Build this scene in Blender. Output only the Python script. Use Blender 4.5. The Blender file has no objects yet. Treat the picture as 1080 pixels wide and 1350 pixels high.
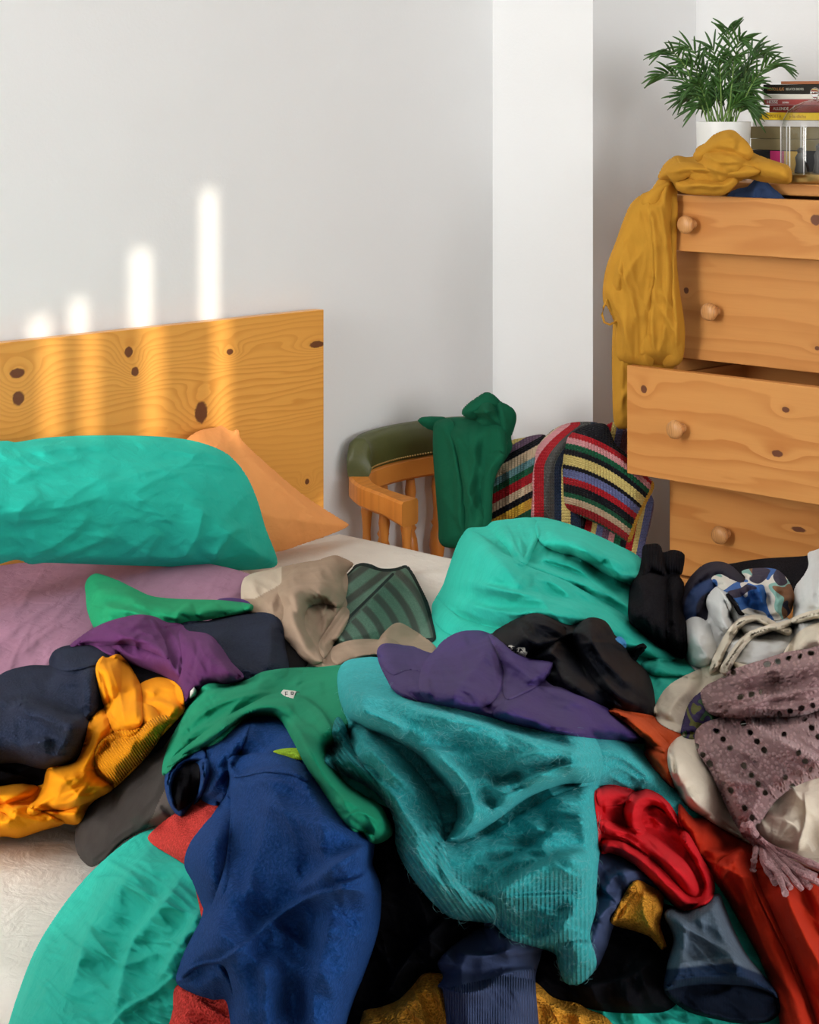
import bpy, math, random
import numpy as np
from mathutils import Vector, Matrix
random.seed(7); RNG = np.random.RandomState(11)
SC = bpy.context.scene
COL = SC.collection
# ------------------------------------------------------------------ camera model
F = 2620.0; HZ = 130.0; CXP = 540.0; CH = 1.40
FX, FY = .716, .698           # forward in room coordinates
RX, RY = .698, -.716          # right
def pt(px, py, d):
    lat = (px-CXP)/F*d
    return (FX*d+RX*lat, FY*d+RY*lat, CH-(py-HZ)/F*d)
def dz(py, z): return (CH-z)*F/(py-HZ)            # forward distance at which a ray reaches height z
def dX(px, X): return X/(FX+RX*(px-CXP)/F)
def dY(px, Y): return Y/(FY+RY*(px-CXP)/F)
cam = bpy.data.cameras.new('camera'); camo = bpy.data.objects.new('camera', cam); COL.objects.link(camo)
camo.location = (0, 0, CH)
camo.rotation_euler = (math.pi/2, 0, math.atan2(FY, FX)-math.pi/2)
cam.sensor_fit = 'VERTICAL'; cam.sensor_height = 36; cam.sensor_width = 28.8
cam.lens = F/1350*36; cam.shift_y = -(675-HZ)/1350; cam.clip_start = .05
SC.camera = camo
vs = SC.view_settings
vs.view_transform = 'Standard'; vs.look = 'None'; vs.gamma = 1; vs.use_curve_mapping = False; vs.exposure = 0.06

# ------------------------------------------------------------------ node helpers
def srgb(r, g, b):
    f = lambda c: (c/255/12.92) if c/255 <= .04045 else ((c/255+.055)/1.055)**2.4
    return (f(r), f(g), f(b), 1)
class N:
    def __init__(s, name):
        s.m = bpy.data.materials.new(name); s.m.use_nodes = True
        s.t = s.m.node_tree; s.n = s.t.nodes; s.l = s.t.links
        s.p = s.n['Principled BSDF']; s.out = s.n['Material Output']
    def new(s, t, **k):
        n = s.n.new(t)
        for a, b in k.items():
            setattr(n, a, b)
        return n
    def val(s, sock, v):
        if hasattr(v, 'is_output') or isinstance(v, bpy.types.NodeSocket): s.l.new(v, sock)
        else: sock.default_value = v
    def math(s, op, a, b=0.0, c=0.0, clamp=False):
        n = s.new('ShaderNodeMath', operation=op, use_clamp=clamp)
        s.val(n.inputs[0], a); s.val(n.inputs[1], b)
        if op in ('MULTIPLY_ADD', 'SMOOTH_MIN', 'COMPARE'): s.val(n.inputs[2], c)
        return n.outputs[0]
    def mix(s, f, a, b, mode='MIX'):
        n = s.new('ShaderNodeMix', data_type='RGBA', blend_type=mode)
        s.val(n.inputs[0], f); s.val(n.inputs[6], a); s.val(n.inputs[7], b)
        return n.outputs[2]
    def noise(s, vec, scale, detail=3, rough=.5, dist=0):
        n = s.new('ShaderNodeTexNoise')
        if vec is not None: s.l.new(vec, n.inputs['Vector'])
        n.inputs['Scale'].default_value = scale; n.inputs['Detail'].default_value = detail
        n.inputs['Roughness'].default_value = rough; n.inputs['Distortion'].default_value = dist
        return n.outputs['Fac']
    def rng(s, v, a, b, c=0., d=1., smooth=False):
        n = s.new('ShaderNodeMapRange'); n.interpolation_type = 'SMOOTHSTEP' if smooth else 'LINEAR'
        s.val(n.inputs[0], v)
        for i, q in enumerate((a, b, c, d)): n.inputs[i+1].default_value = q
        return n.outputs[0]
    def obj(s): return s.new('ShaderNodeTexCoord').outputs['Object']
    def uv(s): return s.new('ShaderNodeTexCoord').outputs['UV']
    def xyz(s, v):
        n = s.new('ShaderNodeSeparateXYZ'); s.l.new(v, n.inputs[0]); return n.outputs
    def scale(s, v, sc, rot=(0, 0, 0), loc=(0, 0, 0)):
        n = s.new('ShaderNodeMapping'); s.l.new(v, n.inputs[0])
        n.inputs['Scale'].default_value = sc; n.inputs['Rotation'].default_value = rot; n.inputs['Location'].default_value = loc
        return n.outputs[0]
    def bump(s, h, dist=.002, strength=1., nrm=None):
        n = s.new('ShaderNodeBump'); s.l.new(h, n.inputs['Height'])
        n.inputs['Distance'].default_value = dist; n.inputs['Strength'].default_value = strength
        if nrm is not None: s.l.new(nrm, n.inputs['Normal'])
        return n.outputs[0]
    def attr(s, name):
        n = s.new('ShaderNodeAttribute'); n.attribute_name = name; return n.outputs['Fac']
    def ramp(s, f, stops, const=False):
        n = s.new('ShaderNodeValToRGB'); s.l.new(f, n.inputs[0])
        cr = n.color_ramp; cr.interpolation = 'CONSTANT' if const else 'LINEAR'
        while len(cr.elements) < len(stops): cr.elements.new(.5)
        for e, (p, c) in zip(cr.elements, stops): e.position = p; e.color = c
        return n.outputs[0]
def plain(name, col, rough=.6, metal=0., spec=.5):
    m = N(name); m.p.inputs['Base Color'].default_value = col
    m.p.inputs['Roughness'].default_value = rough; m.p.inputs['Metallic'].default_value = metal
    m.p.inputs['Specular IOR Level'].default_value = spec
    return m.m
def cloth(name, col, kind='jersey', sheen=.25, rough=.9, var=.12, extra=None):
    """procedural fabric; kind picks the surface relief"""
    m = N(name); o = m.obj(); u = m.uv()
    big = m.noise(o, 14, 2)
    dark = tuple(c*(1-var) for c in col[:3])+(1,); lite = tuple(min(1, c*(1+var)+.002) for c in col[:3])+(1,)
    c = m.mix(m.rng(big, .3, .7), dark, lite)
    if kind == 'jersey':
        h = m.noise(o, 900, 2); b = m.bump(h, .0006, .5)
        h2 = m.noise(o, 60, 3); b = m.bump(h2, .003, .35, b)
    elif kind == 'cotton':
        h = m.noise(o, 700, 2); b = m.bump(h, .0004, .4)
        h2 = m.noise(m.scale(o, (1, 1, 1.6)), 28, 4, .55, .6); b = m.bump(h2, .008, .45, b)
    elif kind == 'fleece':
        h = m.noise(o, 330, 3, .7); b = m.bump(h, .004, .9)
        c = m.mix(m.rng(h, .42, .72), c, tuple(min(1, x*1.6+.014) for x in col[:3])+(1,))
    elif kind == 'terry':
        v = m.new('ShaderNodeTexVoronoi'); m.l.new(o, v.inputs['Vector']); v.inputs['Scale'].default_value = 420
        h = v.outputs['Distance']; b = m.bump(h, .003, .9)
        c = m.mix(m.rng(h, .2, .8), c, tuple(min(1, x*1.5+.02) for x in col[:3])+(1,))
    elif kind == 'mohair':
        h = m.noise(m.scale(o, (1, 1, 1)), 260, 4, .75, .5)
        c = m.mix(m.rng(h, .42, .78), c, tuple(min(1, x*1.9+.05) for x in col[:3])+(1,))
        x = m.xyz(u)
        rib = m.math('SINE', m.math('MULTIPLY', x[0], 2*math.pi*190))
        ribm = m.math('MULTIPLY', rib, m.attr('mask'))
        c = m.mix(m.rng(ribm, -1, -.1, .45, 0), c, tuple(x*.45 for x in col[:3])+(1,))
        b = m.bump(h, .003, .7); b = m.bump(ribm, .0022, .9, b)
    elif kind == 'knit':
        x = m.xyz(u)
        a = m.math('SINE', m.math('MULTIPLY', x[0], 2*math.pi*280))
        k = m.math('SINE', m.math('ADD', m.math('MULTIPLY', x[1], 2*math.pi*380), m.math('MULTIPLY', a, 1.2)))
        h = m.math('ADD', a, k); b = m.bump(h, .0016, .8)
    elif kind == 'rib':
        x = m.xyz(u)
        a = m.math('MULTIPLY', m.math('SINE', m.math('MULTIPLY', x[0], 2*math.pi*330)), m.attr('mask'))
        b = m.bump(a, .0012, .8); h = m.noise(o, 600, 2); b = m.bump(h, .0008, .5, b)
    else:
        h = m.noise(o, 800, 2); b = m.bump(h, .0005, .4)
    if extra: c, b = extra(m, c, b, o, u)
    m.val(m.p.inputs['Base Color'], c)
    m.val(m.p.inputs['Normal'], b)
    m.p.inputs['Roughness'].default_value = rough
    m.p.inputs['Specular IOR Level'].default_value = .12 if max(col[:3]) > .02 else .03
    m.p.inputs['Sheen Weight'].default_value = sheen*(.35 if sheen < .6 else 1.); m.p.inputs['Sheen Roughness'].default_value = .5
    m.p.inputs['Sheen Tint'].default_value = tuple(min(1, x*1.5+.1) for x in col[:3])+(1,)
    return m.m

# ------------------------------------------------------------------ object helpers
def tag(o, label=None, cat=None, group=None, kind=None):
    if label: o['label'] = label
    if cat: o['category'] = cat
    if group: o['group'] = group
    if kind: o['kind'] = kind
    return o
def empty(name, loc=(0, 0, 0), label=None, cat=None, group=None):
    o = bpy.data.objects.new(name, None); COL.objects.link(o); o.location = loc; o.empty_display_size = .05
    return tag(o, label, cat, group)
def link(name, V, Fc, mat, parent=None, uv=None, mask=None, smooth=True, auto=None):
    me = bpy.data.meshes.new(name); me.from_pydata([tuple(map(float, v)) for v in V], [], [tuple(int(i) for i in f) for f in Fc]); me.update()
    if smooth: me.polygons.foreach_set('use_smooth', [True]*len(me.polygons))
    if uv is not None:
        ul = me.uv_layers.new(name='UVMap'); uv = np.asarray(uv, dtype=np.float32)
        li = np.zeros(len(me.loops), dtype=np.int32); me.loops.foreach_get('vertex_index', li)
        ul.data.foreach_set('uv', uv[li].ravel())
    if mask is not None:
        a = me.attributes.new('mask', 'FLOAT', 'POINT'); a.data.foreach_set('value', np.asarray(mask, dtype=np.float32))
    me.materials.append(mat)
    o = bpy.data.objects.new(name, me); COL.objects.link(o)
    if parent is not None:
        o.parent = parent
        o.matrix_parent_inverse = Matrix.Translation(parent.matrix_basis.translation).inverted() if parent.parent is None else Matrix.Identity(4)
        if parent.parent is not None:
            o.matrix_parent_inverse = Matrix.Identity(4)
            o.matrix_parent_inverse = (parent.parent.matrix_basis @ parent.matrix_parent_inverse @ parent.matrix_basis).inverted()
    if smooth and auto:
        md = o.modifiers.new('EdgeSplit', 'EDGE_SPLIT'); md.split_angle = math.radians(auto)
    return o
def fixn(o):
    import bmesh
    bm = bmesh.new(); bm.from_mesh(o.data); bmesh.ops.recalc_face_normals(bm, faces=bm.faces); bm.to_mesh(o.data); bm.free()
class MB:
    def __init__(s): s.V = []; s.F = []; s.uv = []
    def add(s, V, Fc):
        b = len(s.V); s.V += [tuple(v) for v in V]; s.F += [tuple(i+b for i in f) for f in Fc]
    def box(s, a, b, bev=0.0):
        x0, y0, z0 = a; x1, y1, z1 = b
        if bev <= 0:
            V = [(x, y, z) for x in (x0, x1) for y in (y0, y1) for z in (z0, z1)]
            s.add(V, [(0, 1, 3, 2), (4, 6, 7, 5), (0, 4, 5, 1), (2, 3, 7, 6), (0, 2, 6, 4), (1, 5, 7, 3)]); return
        import bmesh
        bm = bmesh.new(); bmesh.ops.create_cube(bm, size=1)
        for v in bm.verts:
            v.co = Vector(((x0+x1)/2+v.co.x*(x1-x0), (y0+y1)/2+v.co.y*(y1-y0), (z0+z1)/2+v.co.z*(z1-z0)))
        bmesh.ops.bevel(bm, geom=bm.edges[:], offset=bev, segments=3, profile=.6, affect='EDGES')
        bm.verts.ensure_lookup_table()
        s.add([v.co[:] for v in bm.verts], [[v.index for v in f.verts] for f in bm.faces]); bm.free()
    def tube(s, P, R, n=10, cap=True, squash=None):
        P = [Vector(p) for p in P]; R = R if hasattr(R, '__len__') else [R]*len(P)
        rings = []; up = Vector((0, 0, 1))
        for i, p in enumerate(P):
            t = (P[min(i+1, len(P)-1)]-P[max(i-1, 0)]).normalized()
            a = t.cross(up if abs(t.z) < .95 else Vector((1, 0, 0))).normalized(); b = a.cross(t).normalized()
            q = squash if squash else (1, 1)
            rings.append([p+(a*math.cos(k/n*2*math.pi)*q[0]+b*math.sin(k/n*2*math.pi)*q[1])*R[i] for k in range(n)])
        V = [v for r in rings for v in r]; Fc = []
        for i in range(len(P)-1):
            for k in range(n): Fc.append((i*n+k, i*n+(k+1) % n, (i+1)*n+(k+1) % n, (i+1)*n+k))
        if cap: Fc.append(tuple(range(n))[::-1]); Fc.append(tuple((len(P)-1)*n+k for k in range(n)))
        s.add(V, Fc)
    def lathe(s, c, prof, n=28, axis='Z'):
        V = []; Fc = []
        for (r, h) in prof:
            for k in range(n):
                a = k/n*2*math.pi; x = r*math.cos(a); y = r*math.sin(a)
                if axis == 'Z': V.append((c[0]+x, c[1]+y, c[2]+h))
                elif axis == '-X': V.append((c[0]-h, c[1]+x, c[2]+y))
        for i in range(len(prof)-1):
            for k in range(n): Fc.append((i*n+k, i*n+(k+1) % n, (i+1)*n+(k+1) % n, (i+1)*n+k))
        Fc.append(tuple(range(n))[::-1]); Fc.append(tuple((len(prof)-1)*n+k for k in range(n)))
        s.add(V, Fc)
    def build(s, name, mat, parent=None, smooth=True, auto=40):
        o = s._b(name, mat, parent, smooth, auto); fixn(o); return o
    def _b(s, name, mat, parent, smooth, auto):
        return link(name, s.V, s.F, mat, parent, smooth=smooth, auto=auto)

# ------------------------------------------------------------------ cloth engine
_G = RNG.randn(256, 2); _G /= np.linalg.norm(_G, axis=1)[:, None]; _P = RNG.permutation(256)
def perlin(x, y, seed=0):
    xi = np.floor(x).astype(int); yi = np.floor(y).astype(int); xf = x-xi; yf = y-yi
    u = xf**3*(xf*(xf*6-15)+10); v = yf**3*(yf*(yf*6-15)+10)
    def g(a, b):
        h = _P[(_P[(xi+a+seed*17) & 255]+yi+b) & 255]; return _G[h, 0]*(xf-a)+_G[h, 1]*(yf-b)
    return ((g(0, 0)*(1-u)+g(1, 0)*u)*(1-v)+(g(0, 1)*(1-u)+g(1, 1)*u)*v)*1.5
def fbm(x, y, seed=0, o=3):
    r = 0; a = 1
    for i in range(o): r = r+a*perlin(x*2**i, y*2**i, seed+i); a *= .5
    return r
def crumple(X, Y, wl, stretch, ang, seed, sharp=1.):
    """soft folds with crisp crests running along angle ang (degrees, picture sense)"""
    a = math.radians(ang); c, s = math.cos(a), math.sin(a)
    U = (X*c+Y*s)/(wl*stretch); V = (-X*s+Y*c)/wl
    wx = fbm(U*.7+5, V*.7, seed+3, 2); V = V+wx*.9; U = U+wx*.3
    n = perlin(U, V, seed); m = perlin(U*1.9+9, V*1.9, seed+5)
    r1 = 1-np.sqrt(n*n*5+.004); r2 = 1-np.sqrt(m*m*5+.006); q = fbm(U*.8+3, V*.45+7, seed+11, 1)
    return (r1*.75+r2*.45*np.clip(.5+n, 0, 1)+q*.5)*sharp*1.35
def smoothpoly(pts, n=6, closed=True):
    P = np.array(pts, float); out = []; L = len(P)
    R = range(L if closed else L-1)
    for i in R:
        if closed: p0, p1, p2, p3 = P[(i-1) % L], P[i], P[(i+1) % L], P[(i+2) % L]
        else: p0, p1, p2, p3 = P[max(i-1, 0)], P[i], P[i+1], P[min(i+2, L-1)]
        # centripetal-ish catmull: damp overshoot
        m1 = (p2-p0)*.5; m2 = (p3-p1)*.5; d = np.linalg.norm(p2-p1)
        for m in (m1, m2):
            k = np.linalg.norm(m)
            if k > d*1.1: m *= d*1.1/k
        for t in np.linspace(0, 1, n, endpoint=False):
            t2, t3 = t*t, t*t*t
            out.append((2*t3-3*t2+1)*p1+(t3-2*t2+t)*m1+(-2*t3+3*t2)*p2+(t3-t2)*m2)
    if not closed: out.append(P[-1])
    return np.array(out)
def seg_dist(X, Y, P, closed=True):
    """unsigned distance, nearest point, arclength parameter and side"""
    A = P; B = np.roll(P, -1, 0) if closed else None
    if not closed: A, B = P[:-1], P[1:]
    best = np.full(X.shape, 1e9); nx = X*0.; ny = X*0.; side = X*0.; arc = X*0.
    L = 0; tot = np.linalg.norm(B-A, axis=1).sum()
    for a, b in zip(A, B):
        d = b-a; l2 = max(d@d, 1e-9); l = math.sqrt(l2)
        t = np.clip(((X-a[0])*d[0]+(Y-a[1])*d[1])/l2, 0, 1)
        qx = a[0]+t*d[0]; qy = a[1]+t*d[1]
        D = np.hypot(X-qx, Y-qy); m = D < best
        best = np.where(m, D, best); nx = np.where(m, qx, nx); ny = np.where(m, qy, ny)
        side = np.where(m, np.sign((X-a[0])*d[1]-(Y-a[1])*d[0]), side)
        arc = np.where(m, (L+t*l)/tot, arc); L += l
    return best, nx, ny, side, arc
def inside(X, Y, P):
    r = np.zeros(X.shape, bool); A = P; B = np.roll(P, -1, 0)
    for a, b in zip(A, B):
        c = ((a[1] > Y) != (b[1] > Y))
        with np.errstate(divide='ignore', invalid='ignore'):
            xx = (b[0]-a[0])*(Y-a[1])/(b[1]-a[1])+a[0]
        r ^= c & (X < xx)
    return r
def blur(A, s):
    if s <= 0: return A
    k = int(3*s)+1; w = np.exp(-np.arange(-k, k+1)**2/(2*s*s)); w /= w.sum()
    B = np.pad(A, ((k, k), (0, 0)), 'edge'); B = sum(w[i]*B[i:i+A.shape[0]] for i in range(2*k+1))
    B = np.pad(B, ((0, 0), (k, k)), 'edge'); return sum(w[i]*B[:, i:i+A.shape[1]] for i in range(2*k+1))
PLN = [0]; RND = [1.25]
def seg_dist2(X, Y, P):
    """distance, side and local run direction (x share, signed) of an open line, plus position along it"""
    best = np.full(X.shape, 1e9); side = X*0.; arc = X*0.; run = X*0.; L = 0
    tot = np.linalg.norm(P[1:]-P[:-1], axis=1).sum()
    for p, q in zip(P[:-1], P[1:]):
        d = q-p; l2 = max(d@d, 1e-9); l = math.sqrt(l2)
        t = np.clip(((X-p[0])*d[0]+(Y-p[1])*d[1])/l2, 0, 1)
        D = np.hypot(X-p[0]-t*d[0], Y-p[1]-t*d[1]); m = D < best
        best = np.where(m, D, best); side = np.where(m, np.sign((X-p[0])*d[1]-(Y-p[1])*d[0]), side)
        arc = np.where(m, (L+t*l)/tot, arc); run = np.where(m, d[0]/l, run); L += l
    return best, side, arc, run
def ridge(X, Y, P, a, w1, w2, tp, c):
    """a fold of cloth: the far flank drops away sharply, the near flank falls gently; a groove does the reverse"""
    D, sd, arc, run = seg_dist2(X, Y, P)
    up = sd*run*(1 if a > 0 else -1); wm = max(w1, w2); wb = np.where(sd > 0, w2, w1)
    if PLN[0]:
        w = wb*np.where(wb <= (w1+w2)*.5, .7, 1.5); m = c*1.5*(w1+w2)*.5*.0015
        A = math.copysign(m*math.tanh(abs(a)/m), a)
    else:
        u = np.abs(up)
        w = np.where(up > 0, wb*(1-u)+2.4*u, wb*(1-u)+2.0*wm*u)
        w = w*(1-u)*np.where(wb <= (w1+w2)*.5, .7, 1.5)+w*u
        wide = (1-np.abs(run))*(w1+w2)*.6+np.abs(run)*2.0*wm
        m = c*wide*.75/np.maximum(Y-130, 300); A = np.sign(a)*m*np.tanh(abs(a)/m)
    if a < 0: A = A*.55
    e = 1.
    if tp > 0: e = np.clip(np.minimum(arc, 1-arc)/tp, 0, 1); e = e*e*(3-2*e)
    return A*np.exp(-(D/w)**RND[0])*e
def creases(X, Y, amp, wl, st, ang, seed, msk):
    """random long creases running roughly along ang (picture degrees)"""
    rr = np.random.RandomState(seed*31+int(abs(ang))+7); h = X*0.
    ys, xs = np.nonzero(msk)
    if len(ys) < 20: return h
    cell = abs(X[0, 1]-X[0, 0]); area = len(ys)*cell*cell
    n = int(min(60, max(3, area/(wl*wl*st*.7))))
    for k in range(n):
        i = rr.randint(len(ys)); cx, cy = X[ys[i], xs[i]], Y[ys[i], xs[i]]
        a = math.radians(ang+rr.normal()*20); L = wl*st*rr.uniform(.5, 1.4); w = wl*rr.uniform(.14, .36); b = rr.normal()*.22*L
        dx, dy = math.cos(a), math.sin(a); ts = np.linspace(-.5, .5, 7)
        P = np.stack([cx+dx*L*ts-dy*b*(ts*ts*2-.2), cy+dy*L*ts+dx*b*(ts*ts*2-.2)], -1)
        R_ = w*5.5; x0, x1 = P[:, 0].min()-R_, P[:, 0].max()+R_; y0, y1 = P[:, 1].min()-R_, P[:, 1].max()+R_
        j0 = int(max(0, (x0-X[0, 0])//cell)); j1 = int(min(X.shape[1], (x1-X[0, 0])//cell+1)); i0 = int(max(0, (y0-Y[0, 0])//cell)); i1 = int(min(X.shape[0], (y1-Y[0, 0])//cell+1))
        if j1 <= j0+1 or i1 <= i0+1: continue
        q = rr.uniform(.55, 1.)
        h[i0:i1, j0:j1] += ridge(X[i0:i1, j0:j1], Y[i0:i1, j0:j1], P, amp*rr.uniform(.5, 1.3), w*q, w*(1.6-q*.6), .42, .75)
    return h
def foldfield(X, Y, folds):
    """each fold: (points, height, width below, width above[, end taper]) seen walking to the right in the picture"""
    h = X*0.
    for f in folds:
        pts, a, w1, w2 = f[:4]; tp = f[4] if len(f) > 4 else .18
        P = smoothpoly(pts, 4, False)
        h += ridge(X, Y, P, 1.6*a, w1, w2, tp, 1.3)
    return h
S = 1.5
GXv = np.arange(-90, 1172, S); GYv = np.arange(640, 1460, S)
GX, GY = np.meshgrid(GXv, GYv); GX = GX*1.; GY = GY*1.
# bulk of the heap on the bed: (picture x, picture y, height above floor)
CTRL = [(-60, 700, .56), (200, 700, .58), (350, 720, .56), (450, 700, .55), (540, 720, .55), (540, 780, .56),(500, 700, .55),
 (-60, 830, .60), (60, 800, .62), (60, 880, .62), (60, 950, .63), (180, 900, .66), (-60, 1000, .60), (60, 1050, .57), (150, 1000, .63), (60, 1110, .55), (-60, 1110, .55),
 (0, 1200, .545), (0, 1300, .54), (-60, 1440, .50), (110, 1150, .56), (50, 1250, .555), (10, 1350, .545), (150, 1150, .61), (190, 1250, .60), (120, 1330, .585), (200, 1120, .63),
 (230, 820, .66), (150, 765, .645), (260, 790, .65), (320, 840, .655), (400, 780, .62), (340, 760, .60), (480, 770, .60), (540, 850, .64), (430, 860, .66), (570, 800, .575),
 (450, 890, .755), (600, 900, .785), (760, 950, .76), (350, 930, .765), (280, 950, .74), (230, 1060, .68), (360, 1000, .755), (400, 1120, .715), (600, 1000, .765), (600, 1120, .725), (740, 1100, .71), (280, 1250, .645),
 (400, 1350, .60), (600, 1250, .63), (700, 1330, .60), (850, 1250, .62), (900, 1120, .66), (1000, 1100, .68), (1000, 1000, .72), (1080, 920, .75), (1080, 1080, .70),
 (1000, 1300, .59), (1080, 1350, .57), (950, 900, .69), (870, 800, .68), (960, 790, .69), (1060, 760, .71), (870, 740, .70), (960, 740, .70),(1100,720,.72),
 (700, 695, .72), (800, 720, .71), (630, 710, .68), (650, 770, .69), (610, 840, .63), (800, 850, .67), (880, 870, .645), (720, 830, .685), (860, 980, .69), (560, 1430, .58), (900, 1430, .57), (250, 1430, .57)]
def rbf(ctrl, X, Y, sm=1e-3):
    P = np.array([c[:2] for c in ctrl])/100.; z = np.array([c[2] for c in ctrl])
    def U(r): return np.where(r > 1e-9, r*r*np.log(r+1e-12), 0)
    n = len(P); K = U(np.hypot(P[:, None, 0]-P[None, :, 0], P[:, None, 1]-P[None, :, 1]))+np.eye(n)*sm*30
    Q = np.c_[np.ones(n), P]; A = np.block([[K, Q], [Q.T, np.zeros((3, 3))]])
    s = np.linalg.solve(A, np.r_[z, 0, 0, 0]); r = s[n]+s[n+1]*X/100+s[n+2]*Y/100
    for i in range(n): r = r+s[i]*U(np.hypot(X/100-P[i, 0], Y/100-P[i, 1]))
    return r
ZM = np.clip(rbf(CTRL, GX, GY), .5, .85)
def bil(A, x, y):
    fx = np.clip((x-GXv[0])/S, 0, A.shape[1]-1.001); fy = np.clip((y-GYv[0])/S, 0, A.shape[0]-1.001)
    i = fx.astype(int); j = fy.astype(int); u = fx-i; v = fy-j
    return (A[j, i]*(1-u)+A[j, i+1]*u)*(1-v)+(A[j+1, i]*(1-u)+A[j+1, i+1]*u)*v
def shell(X, Y, keep, front, back):
    """turn a grid of kept cells into a closed shell; front/back are Nx3 arrays on the grid"""
    H, W = X.shape
    cell = keep
    idx = -np.ones((H, W), int); used = np.zeros((H, W), bool)
    used[:-1, :-1] |= cell; used[1:, :-1] |= cell; used[:-1, 1:] |= cell; used[1:, 1:] |= cell
    n = used.sum(); idx[used] = np.arange(n)
    a = idx[:-1, :-1][cell]; b = idx[:-1, 1:][cell]; c = idx[1:, 1:][cell]; d = idx[1:, :-1][cell]
    Fc = np.c_[a, d, c, b]
    Fb = np.c_[a, b, c, d]+n
    e = np.concatenate([Fc[:, [0, 1]], Fc[:, [1, 2]], Fc[:, [2, 3]], Fc[:, [3, 0]]])
    s = set(map(tuple, e.tolist())); rim = [(p, q) for (p, q) in s if (q, p) not in s]
    Fr = [(q, p, p+n, q+n) for p, q in rim]
    V = np.r_[front[used], back[used]]
    return V, Fc.tolist()+Fb.tolist()+Fr, used
def piece(poly, th=.012, r=14, folds=(), wr=None, lift=.0, base=.7, bl=6, mode='heap', depth=None, step=2, back=.004, solid=False, uvf=None,
          mask=None, flat=False, seed=1, sm=True, puff=None, noupdate=False, hem=None, soft=.55, edge=True, rnd=1.25):
    """one sheet of cloth. Returns (V, F, uv, mask). mode heap lies on the stack; mode plane hangs at distance depth(px,py)."""
    global ZM
    PLN[0] = mode == 'plane'; RND[0] = rnd
    P = smoothpoly(poly, 6) if sm else np.array(poly, float)
    if mode == 'heap':
        x0, x1 = P[:, 0].min()-6, P[:, 0].max()+6; y0, y1 = P[:, 1].min()-6, P[:, 1].max()+6
        i0 = max(0, int((x0-GXv[0])//S)); i1 = min(len(GXv), int((x1-GXv[0])//S)+2)
        j0 = max(0, int((y0-GYv[0])//S)); j1 = min(len(GYv), int((y1-GYv[0])//S)+2)
        X = GX[j0:j1, i0:i1].copy(); Y = GY[j0:j1, i0:i1].copy()
    else:
        X, Y = np.meshgrid(np.arange(P[:, 0].min()-2*step, P[:, 0].max()+2*step, step), np.arange(P[:, 1].min()-2*step, P[:, 1].max()+2*step, step)); X = X*1.; Y = Y*1.
    D, nx, ny, _, _ = seg_dist(X, Y, P); ins = inside(X, Y, P)
    cell = (ins[:-1, :-1].astype(int)+ins[1:, :-1]+ins[:-1, 1:]+ins[1:, 1:]) >= 2
    t = np.clip(D/r, 0, 1); e = np.sqrt(np.clip(1-(1-t)**2, 0, 1))*ins
    e2 = np.clip(D/(.45*r), 0, 1); e3 = np.clip(D/(2.6*r), 0, 1)
    e2 = np.sqrt(np.clip(1-(1-e2)**2, 0, 1)); e3 = np.sin(e3*math.pi/2)
    h = th*(.26*e2+.80*e3)*ins if edge else th*e
    if puff: # broad swell reaching far inside
        t2 = np.clip(D/puff[1], 0, 1); h = h+puff[0]*np.sin(t2*math.pi/2)*ins
    ew = np.clip(D/10., 0, 1)*ins
    g = X*0.
    if folds: g = g+foldfield(X, Y, folds)
    if wr:
        for (amp, wl, st, ang) in (wr if isinstance(wr, list) else [wr]):
            yy_ = P[:, 1].mean(); lm_ = .22*wl*(.0015 if mode == 'plane' else .75/(yy_-130))
            g = g+min(amp*.4, lm_)*crumple(X, Y, wl*1.2, st, ang, seed)+creases(X, Y, amp*1.9, wl, max(st, 2.2)*1.3, ang, seed, ins)
            seed += 7
    if hem is not None: # raised hem line set in from the edge: (distance px, height)
        g = g+hem[1]*np.exp(-((D-hem[0])/1.6)**2)*-1+hem[1]*.5*np.exp(-(D/hem[0])**4)
    h = h+g*ew
    if soft: h = blur(h, soft)
    XX = np.where(ins, X, nx); YY = np.where(ins, Y, ny)
    if mode == 'heap':
        Zc = ZM[j0:j1, i0:i1]; Zb = blur(Zc, bl)
        bw = np.clip(D/14., 0, 1)*ins
        z = Zc+(Zb-Zc)*bw*base+h+lift*ew
        zs = blur(z, 4.); mm = .0065; z = np.where(ins & (D > 5), zs+mm*np.tanh((z-zs)/mm), z)      # no needle-sharp pits or spikes
        z = np.maximum(z, Zc+.0025+.0035*np.clip(D/12., 0, 1))
        z = np.where(ins, z, bil(ZM, XX, YY)+.002)
        if not noupdate: ZM[j0:j1, i0:i1] = np.where(ins, z, Zc)
        d = (CH-z)*F/(YY-HZ)
        zb = z-back; db = (CH-zb)*F/(YY-HZ)
    else:
        d0 = depth(XX, YY); d = d0-h*np.where(ins, 1, 0); db = d+back
        if flat: db = d0+np.where(ins, flat*e, 0)+.001
    def w3(d):
        lat = (XX-CXP)/F*d
        return np.stack([FX*d+RX*lat, FY*d+RY*lat, CH-(YY-HZ)/F*d], -1)
    fr = w3(d); bk = w3(db)
    if solid: bk = fr.copy(); bk[..., 2] = np.minimum(fr[..., 2]-.002, .552)
    V, Fc, used = shell(X, Y, cell, fr, bk)
    if uvf is None: U = np.stack([XX*.0009, YY*.0009], -1)
    else: U = np.stack(uvf(XX, YY), -1)
    M = np.clip(mask(XX, YY), 0, 1) if mask else X*0.+1
    u = U[used]; m = M[used]
    return V, Fc, np.r_[u, u], np.r_[m, m]
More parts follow.
